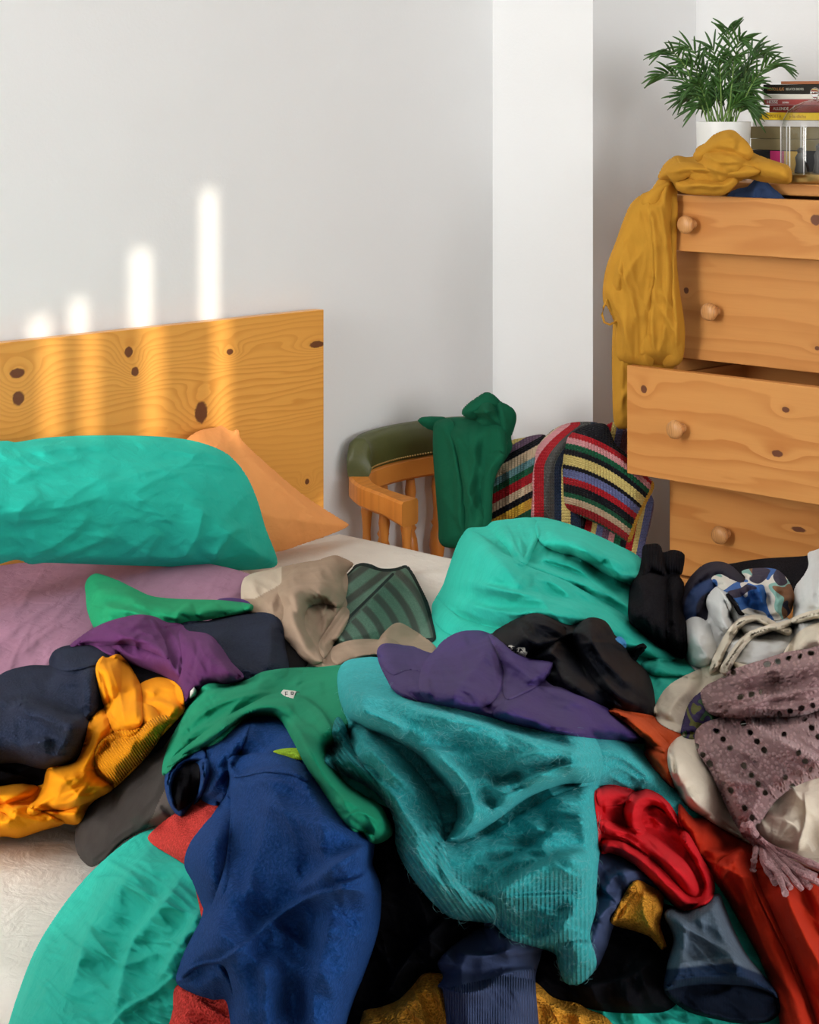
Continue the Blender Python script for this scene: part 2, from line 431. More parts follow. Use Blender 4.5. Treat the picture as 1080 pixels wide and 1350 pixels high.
def garment(name, mat, pieces, label=None, cat=None, parent=None, group=None):
    V = []; Fc = []; U = []; M = []; n = 0
    for p in pieces:
        v, f, u, m = piece(**p)
        V.append(v); Fc += [tuple(i+n for i in q) for q in f]; U.append(u); M.append(m); n += len(v)
    V = np.concatenate(V)
    if parent is None:
        c = V.mean(0); c[2] = V[:, 2].min(); V = V-c
        o = link(name, V, Fc, mat, None, np.concatenate(U), np.concatenate(M)); o.location = c.tolist()
        tag(o, label, cat, group)
    else:
        o = link(name, V, Fc, mat, parent, np.concatenate(U), np.concatenate(M))
        if label: o['label'] = label
    return o
def band(line, inner=0, outer=40):
    P = smoothpoly(line, 5, False)
    def f(X, Y):
        D = seg_dist(X, Y, P, False)[0]
        return 1-np.clip((D-inner)/max(outer-inner, 1), 0, 1)
    return f
def rotuv(ang, k=.0009):
    a = math.radians(ang); c, s = math.cos(a), math.sin(a)
    return lambda X, Y: ((X*c+Y*s)*k, (-X*s+Y*c)*k)

# ------------------------------------------------------------------ materials for the room
def wallmat():
    m = N('wall_paint'); o = m.obj()
    m.val(m.p.inputs['Base Color'], m.mix(m.noise(o, 3, 3), (.84, .845, .845, 1), (.88, .885, .885, 1)))
    m.val(m.p.inputs['Normal'], m.bump(m.noise(o, 160, 4, .6), .0006, .5, m.bump(m.noise(o, 9, 2), .004, .3)))
    m.p.inputs['Roughness'].default_value = .85; m.p.inputs['Specular IOR Level'].default_value = .2
    return m.m
WALL = wallmat()
def pine(name, al, ac, knots=(), light=(.80, .42, .13, 1), dark=(.46, .17, .035, 1), freq=34, rough=.38, stave=None, seed=0., con=.8, wamt=.16):
    """al / ac: component index running along / across the grain; knots: (along, across, r along, r across)"""
    m = N(name); o = m.obj(); x = m.xyz(o); a, c = x[al], x[ac]
    comb = m.new('ShaderNodeCombineXYZ')
    m.l.new(m.math('MULTIPLY', a, 1.3), comb.inputs[0]); m.l.new(m.math('MULTIPLY', c, 7.), comb.inputs[1]); comb.inputs[2].default_value = seed
    warp = m.math('MULTIPLY', m.math('SUBTRACT', m.noise(comb.outputs[0], 1.4, 3, .5, .3), .5), wamt)
    v = m.math('ADD', c, warp)
    if stave:
        st = m.math('FLOOR', m.math('DIVIDE', m.math('ADD', c, stave[1]), stave[0]))
        v = m.math('ADD', v, m.math('MULTIPLY', st, .377))
    kd = None
    for (ka, kc, ra, rc) in knots:
        da = m.math('DIVIDE', m.math('SUBTRACT', a, ka), ra); dc = m.math('DIVIDE', m.math('SUBTRACT', c, kc), rc)
        r = m.math('SQRT', m.math('ADD', m.math('MULTIPLY', da, da), m.math('MULTIPLY', dc, dc)))
        r = m.math('ADD', r, m.math('MULTIPLY', m.math('SUBTRACT', m.noise(o, 120, 2), .5), .5))
        # grain flows round the knot
        da2 = m.math('MULTIPLY', da, .28); r2 = m.math('ADD', m.math('MULTIPLY', da2, da2), m.math('MULTIPLY', m.math('MULTIPLY', dc, dc), .12))
        g = m.math('POWER', 2.718, m.math('MULTIPLY', r2, -1.0))
        v = m.math('ADD', v, m.math('MULTIPLY', g, .045))
        s = m.rng(r, .85, 1.15, 1, 0, True)
        kd = s if kd is None else m.math('MAXIMUM', kd, s)
    s1 = m.math('FRACT', m.math('MULTIPLY', v, freq))
    line = m.math('MULTIPLY', m.rng(s1, .35, .93, 0, 1, True), m.rng(s1, .93, 1.0, 1, 0))
    fine = m.new('ShaderNodeCombineXYZ'); m.l.new(m.math('MULTIPLY', a, 6.), fine.inputs[0]); m.l.new(m.math('MULTIPLY', c, 300.), fine.inputs[1])
    fn = m.noise(fine.outputs[0], 1., 3)
    amt = m.math('MULTIPLY', line, m.rng(m.noise(comb.outputs[0], .8, 2), .3, .7, .25*con, con))
    col = m.mix(amt, light, dark)
    mid = tuple((p+q)/2 for p, q in zip(light, dark))
    col = m.mix(m.rng(fn, .45, .75, 0, .22), col, mid)
    big = m.noise(comb.outputs[0], .9, 2)
    col = m.mix(m.rng(big, .35, .7, 0, .35), col, tuple(p*.6+q*.4 for p, q in zip(light, dark)))
    if kd is not None:
        col = m.mix(m.math('MULTIPLY', kd, .95), col, (.13, .042, .022, 1))
    m.val(m.p.inputs['Base Color'], col); m.p.inputs['Roughness'].default_value = rough
    m.val(m.p.inputs['Normal'], m.bump(m.math('ADD', m.math('MULTIPLY', fn, .3), amt), .0005, .4))
    m.p.inputs['Specular IOR Level'].default_value = .35
    return m.m
def P_on_Y(px, py, Y):
    d = dY(px, Y); p = pt(px, py, d); return p[0], p[2]
def P_on_X(px, py, X):
    d = dX(px, X); p = pt(px, py, d); return p[1], p[2]

# ------------------------------------------------------------------ room shell
XL, YB, XR, YA, YC, XCOL, ZC = -1.6, -4.0, 3.617, 2.916, 2.634, 3.253, 2.7
def struct(name, a, b, mat):
    m = MB(); m.box(a, b); o = m.build(name, mat, None, smooth=False); tag(o, kind='structure'); return o
def floormat():
    m = N('floor_boards'); o = m.obj(); x = m.xyz(o)
    b = m.math('FRACT', m.math('MULTIPLY', x[1], 8.)); gap = m.rng(b, .0, .03, 1, 0)
    c = m.mix(m.noise(m.scale(o, (1, 12, 1)), 4, 4), (.22, .12, .06, 1), (.34, .20, .10, 1))
    m.val(m.p.inputs['Base Color'], m.mix(gap, c, (.04, .02, .01, 1))); m.p.inputs['Roughness'].default_value = .45
    return m.m
struct('floor', (XL-.1, YB-.1, -.1), (XR+.1, YA+.1, 0), floormat())
struct('ceiling', (XL-.1, YB-.1, ZC), (XR+.1, YA+.1, ZC+.1), WALL)
struct('wall_back', (XL-.1, YA, 0), (XCOL, YA+.1, ZC), WALL)                 # behind the headboard
struct('wall_pillar', (XCOL, YC, 0), (XR+.1, YA+.1, ZC), WALL)               # pillar beside the chest of drawers
struct('wall_right', (XR, YB-.1, 0), (XR+.1, YC, ZC), WALL)
FW0, FW1, FZ0, FZ1 = -.6, 3.0, 1.0, 2.6
o = MB()
o.box((XL-.1, YB-.1, 0), (FW0, YB, ZC)); o.box((FW1, YB-.1, 0), (XR, YB, ZC)); o.box((FW0, YB-.1, 0), (FW1, YB, FZ0)); o.box((FW0, YB-.1, FZ1), (FW1, YB, ZC))
tag(o.build('wall_front', WALL, None, smooth=False), kind='structure')
# wall on the window side with its opening
WY0, WY1, WZ0, WZ1 = 1.93, 2.8, 1.15, 2.55
o = MB()
o.box((XL-.1, YB, 0), (XL, WY0, ZC)); o.box((XL-.1, WY1, 0), (XL, YA, ZC)); o.box((XL-.1, WY0, 0), (XL, WY1, WZ0)); o.box((XL-.1, WY0, WZ1), (XL, WY1, ZC))
tag(o.build('wall_left', WALL, None, smooth=False), kind='structure')
white_wood = plain('white_window_paint', (.8, .8, .78, 1), .4)
o = MB()
for a, b in (((XL-.09, WY0, WZ0), (XL-.03, WY0+.05, WZ1)), ((XL-.09, WY1-.05, WZ0), (XL-.03, WY1, WZ1)), ((XL-.09, WY0, WZ0), (XL-.03, WY1, WZ0+.05)),
             ((XL-.09, WY0, WZ1-.05), (XL-.03, WY1, WZ1)), ((XL-.08, 2.34, WZ0), (XL-.04, 2.38, WZ1))): o.box(a, b)
w = o.build('window_1', white_wood, None, smooth=False); tag(w, kind='structure')
struct('wall_light_blocker', (XL, 1.80, 0), (.44, 1.88, ZC), WALL)            # unseen wall added to keep window light off the foreground
o = MB()
for x_ in (FW0, (FW0+FW1)/2-.03, FW1-.06): o.box((x_, YB-.08, FZ0), (x_+.06, YB-.03, FZ1))
o.box((FW0, YB-.08, FZ0), (FW1, YB-.03, FZ0+.06)); o.box((FW0, YB-.08, FZ1-.06), (FW1, YB-.03, FZ1))
w = o.build('fill_window_2', white_wood, None, smooth=False); tag(w, kind='structure')  # unseen window, added behind the camera to carry soft fill
# skirting along the visible walls
for nm, a, b in (('baseboard_back', (XL, YA-.015, 0), (XCOL, YA, .09)), ('baseboard_right', (XR-.015, YB, 0), (XR, YC, .09))):
    struct(nm, a, b, white_wood)

# ------------------------------------------------------------------ bed
BX0, BX1, BY0, BY1, BZ = 1.09, 2.75, .88, 2.875, .545
HBY = 2.896
kn = []
for (px, py, ra, rc) in ((23, 492, .011, .009), (24, 525, .009, .013), (170, 464, .007, .010), (178, 490, .006, .009), (303, 464, .006, .006), (265, 544, .011, .021), (418, 454, .014, .007), (405, 635, .004, .006)):
    x_, z_ = P_on_Y(px, py, HBY-.02); kn.append((x_, z_, ra*1.35, rc*.95))
PINE_HB = pine('headboard_pine', 0, 2, kn, (.84, .40, .085, 1), (.60, .22, .03, 1), 85, .3, con=.62, wamt=.10)
PINE_DR = pine('bed_frame_pine', 1, 2, (), (.80, .42, .13, 1), (.5, .2, .04, 1))
bed = empty('bed', ((BX0+BX1)/2, 1.9, 0), 'pine bed with a plain upright headboard board, under the bedding and the heap of clothes', 'bed')
xr, zt = P_on_Y(427, 408, HBY-.02)
m = MB(); m.box((.98, HBY-.02, .30), (xr, HBY+.004, zt), .0015); m.build('headboard', PINE_HB, bed, smooth=False)
for nm, a, b in (('side_rail', (BX1-.03, BY0, .20), (BX1-.005, BY1, .32)), ('side_rail', (BX0+.005, BY0, .20), (BX0+.03, BY1, .32)), ('foot_rail', (BX0+.03, BY0, .20), (BX1-.03, BY0+.025, .32)),
                 ('slat_base', (BX0+.03, BY0+.03, .28), (BX1-.03, BY1-.03, .318))):
    m = MB(); m.box(a, b, .003); m.build(nm, PINE_DR, bed, smooth=False)
for x_ in (BX0+.005, BX1-.075):
    for y_ in (BY0, BY1-.075):
        m = MB(); m.box((x_, y_, 0), (x_+.07, y_+.07, .20), .004); m.build('leg', PINE_DR, bed, smooth=False)
SHEET = cloth('sheet_cotton', (.83, .80, .73, 1), 'cotton', .1, .85, .03)
MATT = cloth('mattress_ticking', (.7, .68, .64, 1), 'cotton', .1)
m = MB(); m.box((BX0+.012, BY0+.012, .32), (BX1-.012, BY1-.006, BZ-.012), .05); mt = m.build('mattress', MATT); mt['label'] = 'thick pale mattress on the pine bed, under the off white sheet'; mt['category'] = 'mattress'
# fitted sheet: rounded box skin with creases
def make_sheet():
    nx, ny = 190, 230
    r = .05; prof = []
    def sec(t, a, b):        # t 0..1 -> position across with rounded drop at both ends
        drop = .20; L = (b-a)-2*r; q = math.pi*r/2; tot = 2*drop+2*q+L; s = t*tot
        if s < drop: return a, -(drop+r)+s
        s -= drop
        if s < q: th = s/r; return a+r-r*math.cos(th), -r+r*math.sin(th)
        s -= q
        if s < L: return a+r+s, 0
        s -= L
        if s < q: th = s/r; return b-r+r*math.sin(th), -r+r*math.cos(th)
        s -= q; return b, -r-s
    V = []; U = []
    tx = np.linspace(0, 1, nx); ty = np.linspace(0, 1, ny)
    A, B = np.meshgrid(tx*4.4, ty*5.2)
    w = crumple(A*1., B*1., .9, 3., -35, 3)*.007+fbm(A*1.5, B*1.5, 8, 2)*.006
    for j in range(ny):
        yy, hy = sec(ty[j], BY0, BY1)
        for i in range(nx):
            xx, hx = sec(tx[i], BX0, BX1)
            h = min(hx, hy) if (hx < 0 and hy < 0) else hx+hy
            lim = -(.20+r); h = max(h, lim)
            k = 1 if h > -.001 else .35
            V.append((xx, yy, BZ+h+(w[j, i]-.008)*k)); U.append((xx, yy))
    Fc = [(j*nx+i, j*nx+i+1, (j+1)*nx+i+1, (j+1)*nx+i) for j in range(ny-1) for i in range(nx-1)]
    V = np.array(V); c = V.mean(0); c[2] = V[:, 2].min()
    o = link('bedsheet', V-c, Fc, SHEET, None, U); o.location = c.tolist()
    md = o.modifiers.new('Solidify', 'SOLIDIFY'); md.thickness = .002; md.offset = -1
    tag(o, 'off white fitted sheet stretched over the mattress, bare at lower left and beside the chair', 'bed sheet')
make_sheet()

# ------------------------------------------------------------------ chest of drawers
DX, DY0, DY1, DT = 3.197, 1.56, 2.394, 1.239
def dknots(lst, X):
    r = []
    for (px, py, ra, rc) in lst:
        y_, z_ = P_on_X(px, py, X); r.append((y_, z_, ra, rc))
    return r
LW = (.66, .30, .085, 1); DW = (.45, .145, .028, 1)
PW = pine('dresser_pine', 1, 2, (), LW, DW, 30, .4)
dresser = empty('chest_of_drawers', (3.4, 1.98, 0), 'tall pine chest of drawers with round knobs, two drawers pulled open', 'chest of drawers')
m = MB(); m.box((DX-.012, DY0-.01, DT-.022), (XR-.004, DY1+.004, DT), .003); m.build('top', PW, dresser, smooth=False)
for y0_, y1_ in ((DY0, DY0+.02), (DY1-.02, DY1)):
    m = MB(); m.box((DX+.001, y0_, .0), (XR-.005, y1_, DT-.023), .002); m.build('side_panel', PW, dresser, smooth=False)
m = MB(); m.box((XR-.02, DY0+.02, .1), (XR-.006, DY1-.02, DT-.024)); m.build('back_panel', PW, dresser, smooth=False)
m = MB(); m.box((DX+.012, DY0+.02, 0), (DX+.03, DY1-.02, .10)); m.build('plinth', PW, dresser, smooth=False)
KNOB = pine('knob_pine', 2, 1, (), (.66, .33, .12, 1), (.30, .11, .04, 1), 300, .35)
drawers = [ # z0, z1, pulled out, knots, knob pixel
 (1.104, 1.213, .067, [(1076, 290, .012, .010)], (906, 296)),
 (.886, 1.098, 0, [(905, 383, .006, .006), (1078, 459, .006, .004)], (937, 411)),
 (.672, .882, .137, [(849, 513, .007, .008), (1036, 540, .008, .005), (1025, 598, .012, .006)], (892, 566)),
 (.456, .664, 0, [(1053, 698, .016, .005)], (951, 705)),
 (.24, .45, 0, [], None), (.11, .234, 0, [], None)]
for i, (z0_, z1_, ex, ks, kp) in enumerate(drawers):
    X0 = DX-ex
    mat = pine('drawer_pine', 1, 2, dknots(ks, X0), LW, DW, [26, 21, 24, 19, 22, 25][i], .4, stave=(.11, .03*i), seed=i*3.1)
    fr = MB(); fr.box((X0, DY0+.002, z0_), (X0+.02, DY1-.001, z1_), .002)
    dr = fr.build('drawer', mat, dresser, smooth=False)
    dr['label'] = ['top drawer pulled out a little, blue cloth inside', 'closed second drawer', 'third drawer pulled far out', 'closed fourth drawer', 'closed fifth drawer', 'closed bottom drawer'][i]
    b = MB(); y0_, y1_ = DY0+.024, DY1-.024; x1_ = XR-.05 if ex == 0 else X0+.36; zt_ = z1_-.025
    b.box((X0+.02, y0_, z0_+.01), (x1_, y0_+.012, zt_)); b.box((X0+.02, y1_-.012, z0_+.01), (x1_, y1_, zt_)); b.box((x1_-.012, y0_, z0_+.01), (x1_, y1_, zt_)); b.box((X0+.02, y0_, z0_+.006), (x1_, y1_, z0_+.014))
    b.build('drawer_box', PW, dr, smooth=False)
    if kp: ky, kz = P_on_X(kp[0], kp[1], X0-.02)
    else: ky, kz = DY1-.14, (z0_+z1_)/2
    for yy in (ky, DY0+DY1-ky):
        k = MB(); k.lathe((X0, yy, kz), [(.0, 0), (.009, 0), (.008, .008), (.0085, .013), (.0155, .018), (.0180, .024), (.0165, .030), (.011, .0335), (.0, .0345)][1:-1], 24, '-X')
        k.build('knob', KNOB, dr, auto=60)

# ------------------------------------------------------------------ chair in the corner
CHW = pine('chair_wood', 0, 1, (), (.72, .27, .05, 1), (.50, .16, .028, 1), 60, .28)
LEA = N('green_leather'); _o = LEA.obj()
LEA.val(LEA.p.inputs['Base Color'], LEA.mix(LEA.noise(_o, 30, 3), (.050, .058, .012, 1), (.085, .09, .022, 1)))
LEA.val(LEA.p.inputs['Normal'], LEA.bump(LEA.noise(_o, 500, 3), .0006, .5)); LEA.p.inputs['Roughness'].default_value = .42; LEA = LEA.m
BRASS = plain('brass', (.55, .38, .14, 1), .3, 1.)
chair = empty('armchair', (3.01, 2.72, 0), 'low wooden armchair in the corner with turned spindles and dark green leather back pad', 'chair')
bow = smoothpoly([(2.790, 2.735, .611), (2.785, 2.80, .622), (2.790, 2.85, .636), (2.825, 2.882, .648), (2.91, 2.888, .655), (3.03, 2.888, .652), (3.15, 2.882, .648), (3.205, 2.855, .636), (3.222, 2.80, .622), (3.222, 2.735, .611)], 6, False) if False else None
def cr3(P, n):
    P = np.array(P, float); o = []
    for i in range(len(P)-1):
        p0, p1, p2, p3 = P[max(i-1, 0)], P[i], P[i+1], P[min(i+2, len(P)-1)]
        for t in np.linspace(0, 1, n, endpoint=False):
            o.append(.5*((2*p1)+(-p0+p2)*t+(2*p0-5*p1+4*p2-p3)*t*t+(-p0+3*p1-3*p2+p3)*t**3))
    o.append(P[-1]); return np.array(o)
bowP = cr3([(2.800, 2.728, .610), (2.792, 2.775, .618), (2.782, 2.835, .632), (2.812, 2.878, .646), (2.91, 2.884, .656), (3.03, 2.884, .655), (3.15, 2.880, .648), (3.20, 2.855, .636), (3.222, 2.80, .622), (3.215, 2.728, .610)], 7)
def sweep(P, sec, name, mat, parent, auto=35, caps=True):
    """sec(i, n) gives (sideways, up) pairs; sideways is to the left of travel"""
    V = []; n = len(P)
    for i, p in enumerate(P):
        t = P[min(i+1, n-1)]-P[max(i-1, 0)]; t[2] = 0; t /= np.linalg.norm(t); s = np.array([-t[1], t[0], 0])
        q = sec(i, n)
        for a, b in q: V.append(p+s*a+np.array([0, 0, b]))
    k = len(q); Fc = []
    for i in range(n-1):
        for j in range(k): Fc.append((i*k+j, i*k+(j+1) % k, (i+1)*k+(j+1) % k, (i+1)*k+j))
    Fc.append(tuple(range(k))[::-1]); Fc.append(tuple((n-1)*k+j for j in range(k)))
    return link(name, V, Fc, mat, parent, auto=auto)
def secbow(i, n):
    e = min(i, n-1-i)/(n-1); g = 1+.35*max(0, 1-e*9)
    w = .021*g; h = .044*(1+.15*max(0, 1-e*9)); c = .005
    return [(-w, -h+c), (-w+c, -h), (w-c, -h), (w, -h+c), (w, -c), (w-c, 0), (-w+c, 0), (-w, -c)]
sweep(bowP, secbow, 'arm_rail', CHW, chair)
padP = cr3([(2.790, 2.862, .640), (2.805, 2.876, .644), (2.835, 2.884, .650), (2.91, 2.884, .656), (3.03, 2.884, .655), (3.15, 2.880, .648), (3.20, 2.86, .636)], 8)
def secpad(i, n):
    e = min(i, n-1-i)/(n-1); g = min(1, .42+e*4.2)**.8; h = .070*g
    return [(-.020, 0), (.022, 0), (.024, h*.5), (.020, h*.85), (.008, h), (-.010, h), (-.021, h*.82), (-.026, h*.45)]
pad = sweep(padP, secpad, 'back_pad', LEA, chair, 60)
st = MB()
for i in range(2, len(padP)-2):
    for f in (0, .5):
        p = padP[i]*(1-f)+padP[i+1]*f; t = padP[i+1]-padP[i-1]; s = np.array([-t[1], t[0], 0])/np.linalg.norm(t[:2])
        c = p-s*.023+np.array([0, 0, .006]); st.lathe(c, [(.0008, -.0018), (.0022, 0), (.0008, .0018)], 6)
st.build('brass_stud_row', BRASS, pad)
SP = [(.010, 0), (.010, .012), (.014, .022), (.017, .045), (.014, .07), (.009, .085), (.013, .092), (.009, .099), (.008, .12), (.010, .15), (.012, .165), (.009, .19)]
for (x_, y_, z_) in ((2.812, 2.750, .57), (2.800, 2.800, .575), (2.808, 2.858, .592), (2.875, 2.878, .610), (2.955, 2.878, .61), (3.035, 2.878, .61), (3.115, 2.876, .605), (3.185, 2.856, .595), (3.205, 2.80, .58), (3.20, 2.75, .57)):
    m = MB(); H = z_-.415; m.lathe((x_, y_, .415), [(r, h/.19*H) for r, h in SP][::1], 14); m.build('spindle', CHW, chair, auto=60)
m = MB(); m.box((2.785, 2.47, .385), (3.235, 2.90, .42), .015); m.build('seat', CHW, chair, auto=50)
for x_ in (2.82, 3.20):
    for y_ in (2.51, 2.86):
        m = MB(); m.lathe((x_, y_, 0), [(.014, 0), (.020, .05), (.016, .12), (.024, .2), (.018, .28), (.022, .385)], 14); m.build('leg', CHW, chair, auto=60)

# ------------------------------------------------------------------ things on the chest of drawers
def text(s, size, mat, parent, loc, rot, name='lettering', ext=.0003, shear=0, xs=1.):
    c = bpy.data.curves.new(name, 'FONT'); c.body = s; c.size = size; c.extrude = ext; c.shear = shear; c.align_y = 'CENTER'
    t = bpy.data.objects.new(name, c); me = bpy.data.meshes.new_from_object(t); bpy.data.objects.remove(t)
    me.transform(Matrix.Translation(Vector(loc)) @ rot.to_4x4() @ Matrix.Diagonal((xs, 1, 1, 1)))
    me.materials.clear(); me.materials.append(mat)
    o = bpy.data.objects.new(name, me); COL.objects.link(o); o.parent = parent
    o.matrix_parent_inverse = Matrix.Translation(parent.matrix_basis.translation).inverted()
    return o
ROTX = Matrix(((0, 0, -1), (-1, 0, 0), (0, 1, 0)))       # text facing the bed (towards -X)
POTM = plain('white_ceramic', (.82, .83, .80, 1), .35)
SOIL = plain('potting_soil', (.03, .02, .012, 1), .95)
pc = pt(954, 237, 3.935)
plant = empty('potted_palm', (pc[0], pc[1], DT), 'small parlour palm in a plain white pot on the chest of drawers', 'plant')
R0 = .0540
m = MB(); m.lathe((pc[0], pc[1], DT), [(.044, .0005), (.047, .004), (R0, .108), (R0, .1155), (R0-.004, .1155), (R0-.006, .10), (.01, .098)], 40); m.build('pot', POTM, plant)
m = MB(); m.lathe((pc[0], pc[1], DT), [(.047, .098), (.047, .104), (.02, .107)], 30); m.build('soil', SOIL, plant)
LEAF = N('palm_leaf'); _o = LEAF.obj()
LEAF.val(LEAF.p.inputs['Base Color'], LEAF.mix(LEAF.noise(_o, 25, 2), (.010, .045, .010, 1), (.075, .20, .03, 1))); LEAF.p.inputs['Roughness'].default_value = .45; LEAF = LEAF.m
STEM = plain('palm_stem', (.16, .28, .06, 1), .5)
fronds = [(868, 98, 0), (873, 68, 1), (900, 62, 0), (936, 62, 1), (960, 38, 0), (978, 52, 1), (1000, 66, 0), (1030, 84, 1), (1012, 72, 0), (905, 82, 1), (902, 128, 0), (994, 108, 1), (925, 100, 0), (985, 96, 1), (948, 78, 0), (988, 142, 1), (968, 76, 0), (915, 112, 1), (990, 118, 0), (940, 112, 1), (972, 104, 0), (930, 130, 1), (958, 120, 0), (984, 136, 1), (920, 140, 0), (984, 128, 0), (945, 128, 1), (968, 132, 0), (975, 118, 1), (912, 124, 1), (952, 100, 1)]
rr = random.Random(5)
TOPZ = DT+.105
for fi, (tx_, ty_, _) in enumerate(fronds):
    dd = 3.935+rr.uniform(-.06, .07)
    tip = Vector(pt(tx_, ty_, dd)); bx_ = (tx_-954)*.35+rr.uniform(-8, 8); bp = Vector((pc[0]+rr.uniform(-.02, .02), pc[1]-bx_*.0010, TOPZ-.003))
    top = Vector(((bp.x*.45+tip.x*.55), (bp.y*.45+tip.y*.55), max(tip.z, bp.z+.03)+.012+abs(tx_-954)*.00012))
    P = []
    for t in np.linspace(0, 1, 15): P.append(bp*(1-t)**2+top*2*t*(1-t)+tip*t*t)
    m = MB(); m.tube(P, list(np.linspace(.0016, .0006, 15)), 6); st_ = m.build('frond_stem', STEM, plant)
    lm = MB(); nl = 8
    for k in range(nl):
        t = .38+.60*k/(nl-1); i = min(int(t*14), 13); p = P[i].lerp(P[i+1], t*14-i); d = (P[i+1]-P[i]).normalized()
        side = d.cross(Vector((FX*.6, FY*.6, .8))).normalized()
        if rr.random() < .5: side = (side+Vector((0, 0, rr.uniform(-.3, .3)))).normalized()
        L = (.036+.016*math.sin(math.pi*(k+.5)/nl))*rr.uniform(.85, 1.2)
        for s_ in ((1, -1) if k < nl-1 else (1, -1, 0)):
            dv = (d*.95+side*s_*rr.uniform(.5, .8)).normalized(); w = .0023*rr.uniform(.8, 1.2); sd = dv.cross(Vector((FX, FY, 0.15))).normalized()
            if abs(sd.z) < .05: sd = side
            nrm = dv.cross(sd).normalized(); V = []
            for q in range(6):
                u = q/5; c_ = p+dv*L*u+Vector((0, 0, -1))*L*.22*u*u; ww = w*math.sin(math.pi*min(.98, .12+u*.88))**.7
                V += [c_-sd*ww, c_+nrm*.0008, c_+sd*ww]
            Fc = [(q*3+a, q*3+a+1, q*3+a+4, q*3+a+3) for q in range(5) for a in (0, 1)]
            lm.add(V, Fc)
    lf = lm.build('frond_leaflets', LEAF, st_, auto=None)
    md = lf.modifiers.new('Solidify', 'SOLIDIFY'); md.thickness = .0005

# books: spine on X = SPX
SPX = 3.36
PAGES = plain('book_pages', (.72, .66, .52, 1), .9)
def ztop(y, px=1010): d = dX(px, SPX); return CH-(y-HZ)/F*d
def yw(px): return P_on_X(px, 150, SPX)[0]
books = [ # top px, bottom px, left px, colour, label, text items
 (198, 229, 990, (.025, .03, .035, 1), 'dark book at the bottom of the stack, pink and yellow patch on spine', 'patch'),
 (183, 197.6, 990, (.30, .25, .13, 1), 'lower of two khaki cloth bound books in the stack, under its twin', None),
 (167, 182.6, 989, (.27, .22, .11, 1), 'upper of two khaki cloth bound books in the stack, under a thin white book', None),
 (158.4, 166.6, 993, (.80, .78, .76, 1), 'white paperback directly under the yellow book', 'w'),
 (148.4, 158, 999, (.85, .58, .03, 1), 'yellow paperback in the middle of the stack', 'LIE PONIT, DICHA'),
 (138.6, 148, 1014, (.20, .025, .02, 1), 'dark maroon book with pale capitals, set back from the stack edge', 'ALLENDE'),
 (131, 138.2, 1007, (.36, .07, .065, 1), 'red maroon book with bold white capitals, under the cream book', 'HESSE'),
 (124.4, 130.6, 1007, (.78, .75, .66, 1), 'cream book under the black book', None),
 (111.6, 124, 1006, (.028, .026, .02, 1), 'black book with orange and grey lettering near the top of the stack', 'black'),
 (107.4, 111.2, 1030, (.45, .17, .08, 1), 'thin terracotta book lying on top of the stack', None)]
zprev = DT
TXW = plain('white_print', (.85, .83, .8, 1), .6); TXO = plain('orange_print', (.55, .25, .07, 1), .6); TXG = plain('grey_print', (.5, .5, .42, 1), .6); TXD = plain('ochre_print', (.45, .22, .02, 1), .6)
for bi, (yt, yb, lp, colr, lab, tx) in enumerate(books):
    z1 = ztop(yt); z0 = zprev+.0006; zprev = z1
    yl = yw(lp); L = .20+.01*math.sin(bi*2); w_ = .14+.008*math.cos(bi*3)
    bk = empty('book', (SPX+w_/2, yl-L/2, z0), lab, 'book', 'books stacked on the chest of drawers')
    cm = cloth('book_cover', colr, 'plain', .0, .6, .05)
    m = MB(); t_ = .0016; off = (bi % 3)*.0009
    m.box((SPX+off, yl-L, z0), (SPX+w_, yl, z0+t_), .0005); m.box((SPX+off, yl-L, z1-t_), (SPX+w_, yl, z1), .0005)
    m.box((SPX+off-.0006, yl-L, z0+.0002), (SPX+off+.002, yl, z1-.0002), .0006); m.build('cover', cm, bk, smooth=False)
    m = MB(); m.box((SPX+off+.002, yl-L+.003, z0+t_), (SPX+w_-.003, yl-.003, z1-t_)); m.build('pages', PAGES, bk, smooth=False)
    zc = (z0+z1)/2; X_ = SPX+off-.0010; h = z1-z0
    if tx == 'HESSE':
        text('HESSE', h*.80, TXW, bk, (X_, yl-.008, zc), ROTX, xs=1.15); text('DEMIAN', h*.5, TXW, bk, (X_, yl-.045, zc-.001), ROTX, xs=.75)
    elif tx == 'ALLENDE': text('ALLENDE', h*.62, TXG, bk, (X_, yl-.009, zc), ROTX)
    elif tx == 'black':
        text('VIENTO & ALAS', h*.48, TXO, bk, (X_, yl-.010, zc), ROTX, xs=.62); text('RELATOS BREVES', h*.36, TXG, bk, (X_, yl-.054, zc), ROTX, xs=.8)
    elif tx and tx.startswith('LIE'): text('EL POETA', h*.6, TXD, bk, (X_, yl-.018, zc), ROTX); text('y la dicha', h*.6, TXD, bk, (X_, yl-.075, zc), ROTX, xs=1.2)
    elif tx == 'w': text('~', h*.9, TXG, bk, (X_, yl-.02, zc), ROTX)
    elif tx == 'patch':
        a = plain('pink_print', (.75, .04, .25, 1), .6); b_ = plain('yellow_print', (.75, .50, .10, 1), .6)
        m = MB(); m.box((X_, yw(1034), z0+.006), (X_+.0008, yw(1016), z1-.001)); q = m.build('pink_panel', a, bk, smooth=False)
        m = MB(); m.box((X_, yw(1052), z0+.006), (X_+.0008, yw(1034.2), z1-.001)); q = m.build('yellow_panel', b_, bk, smooth=False)

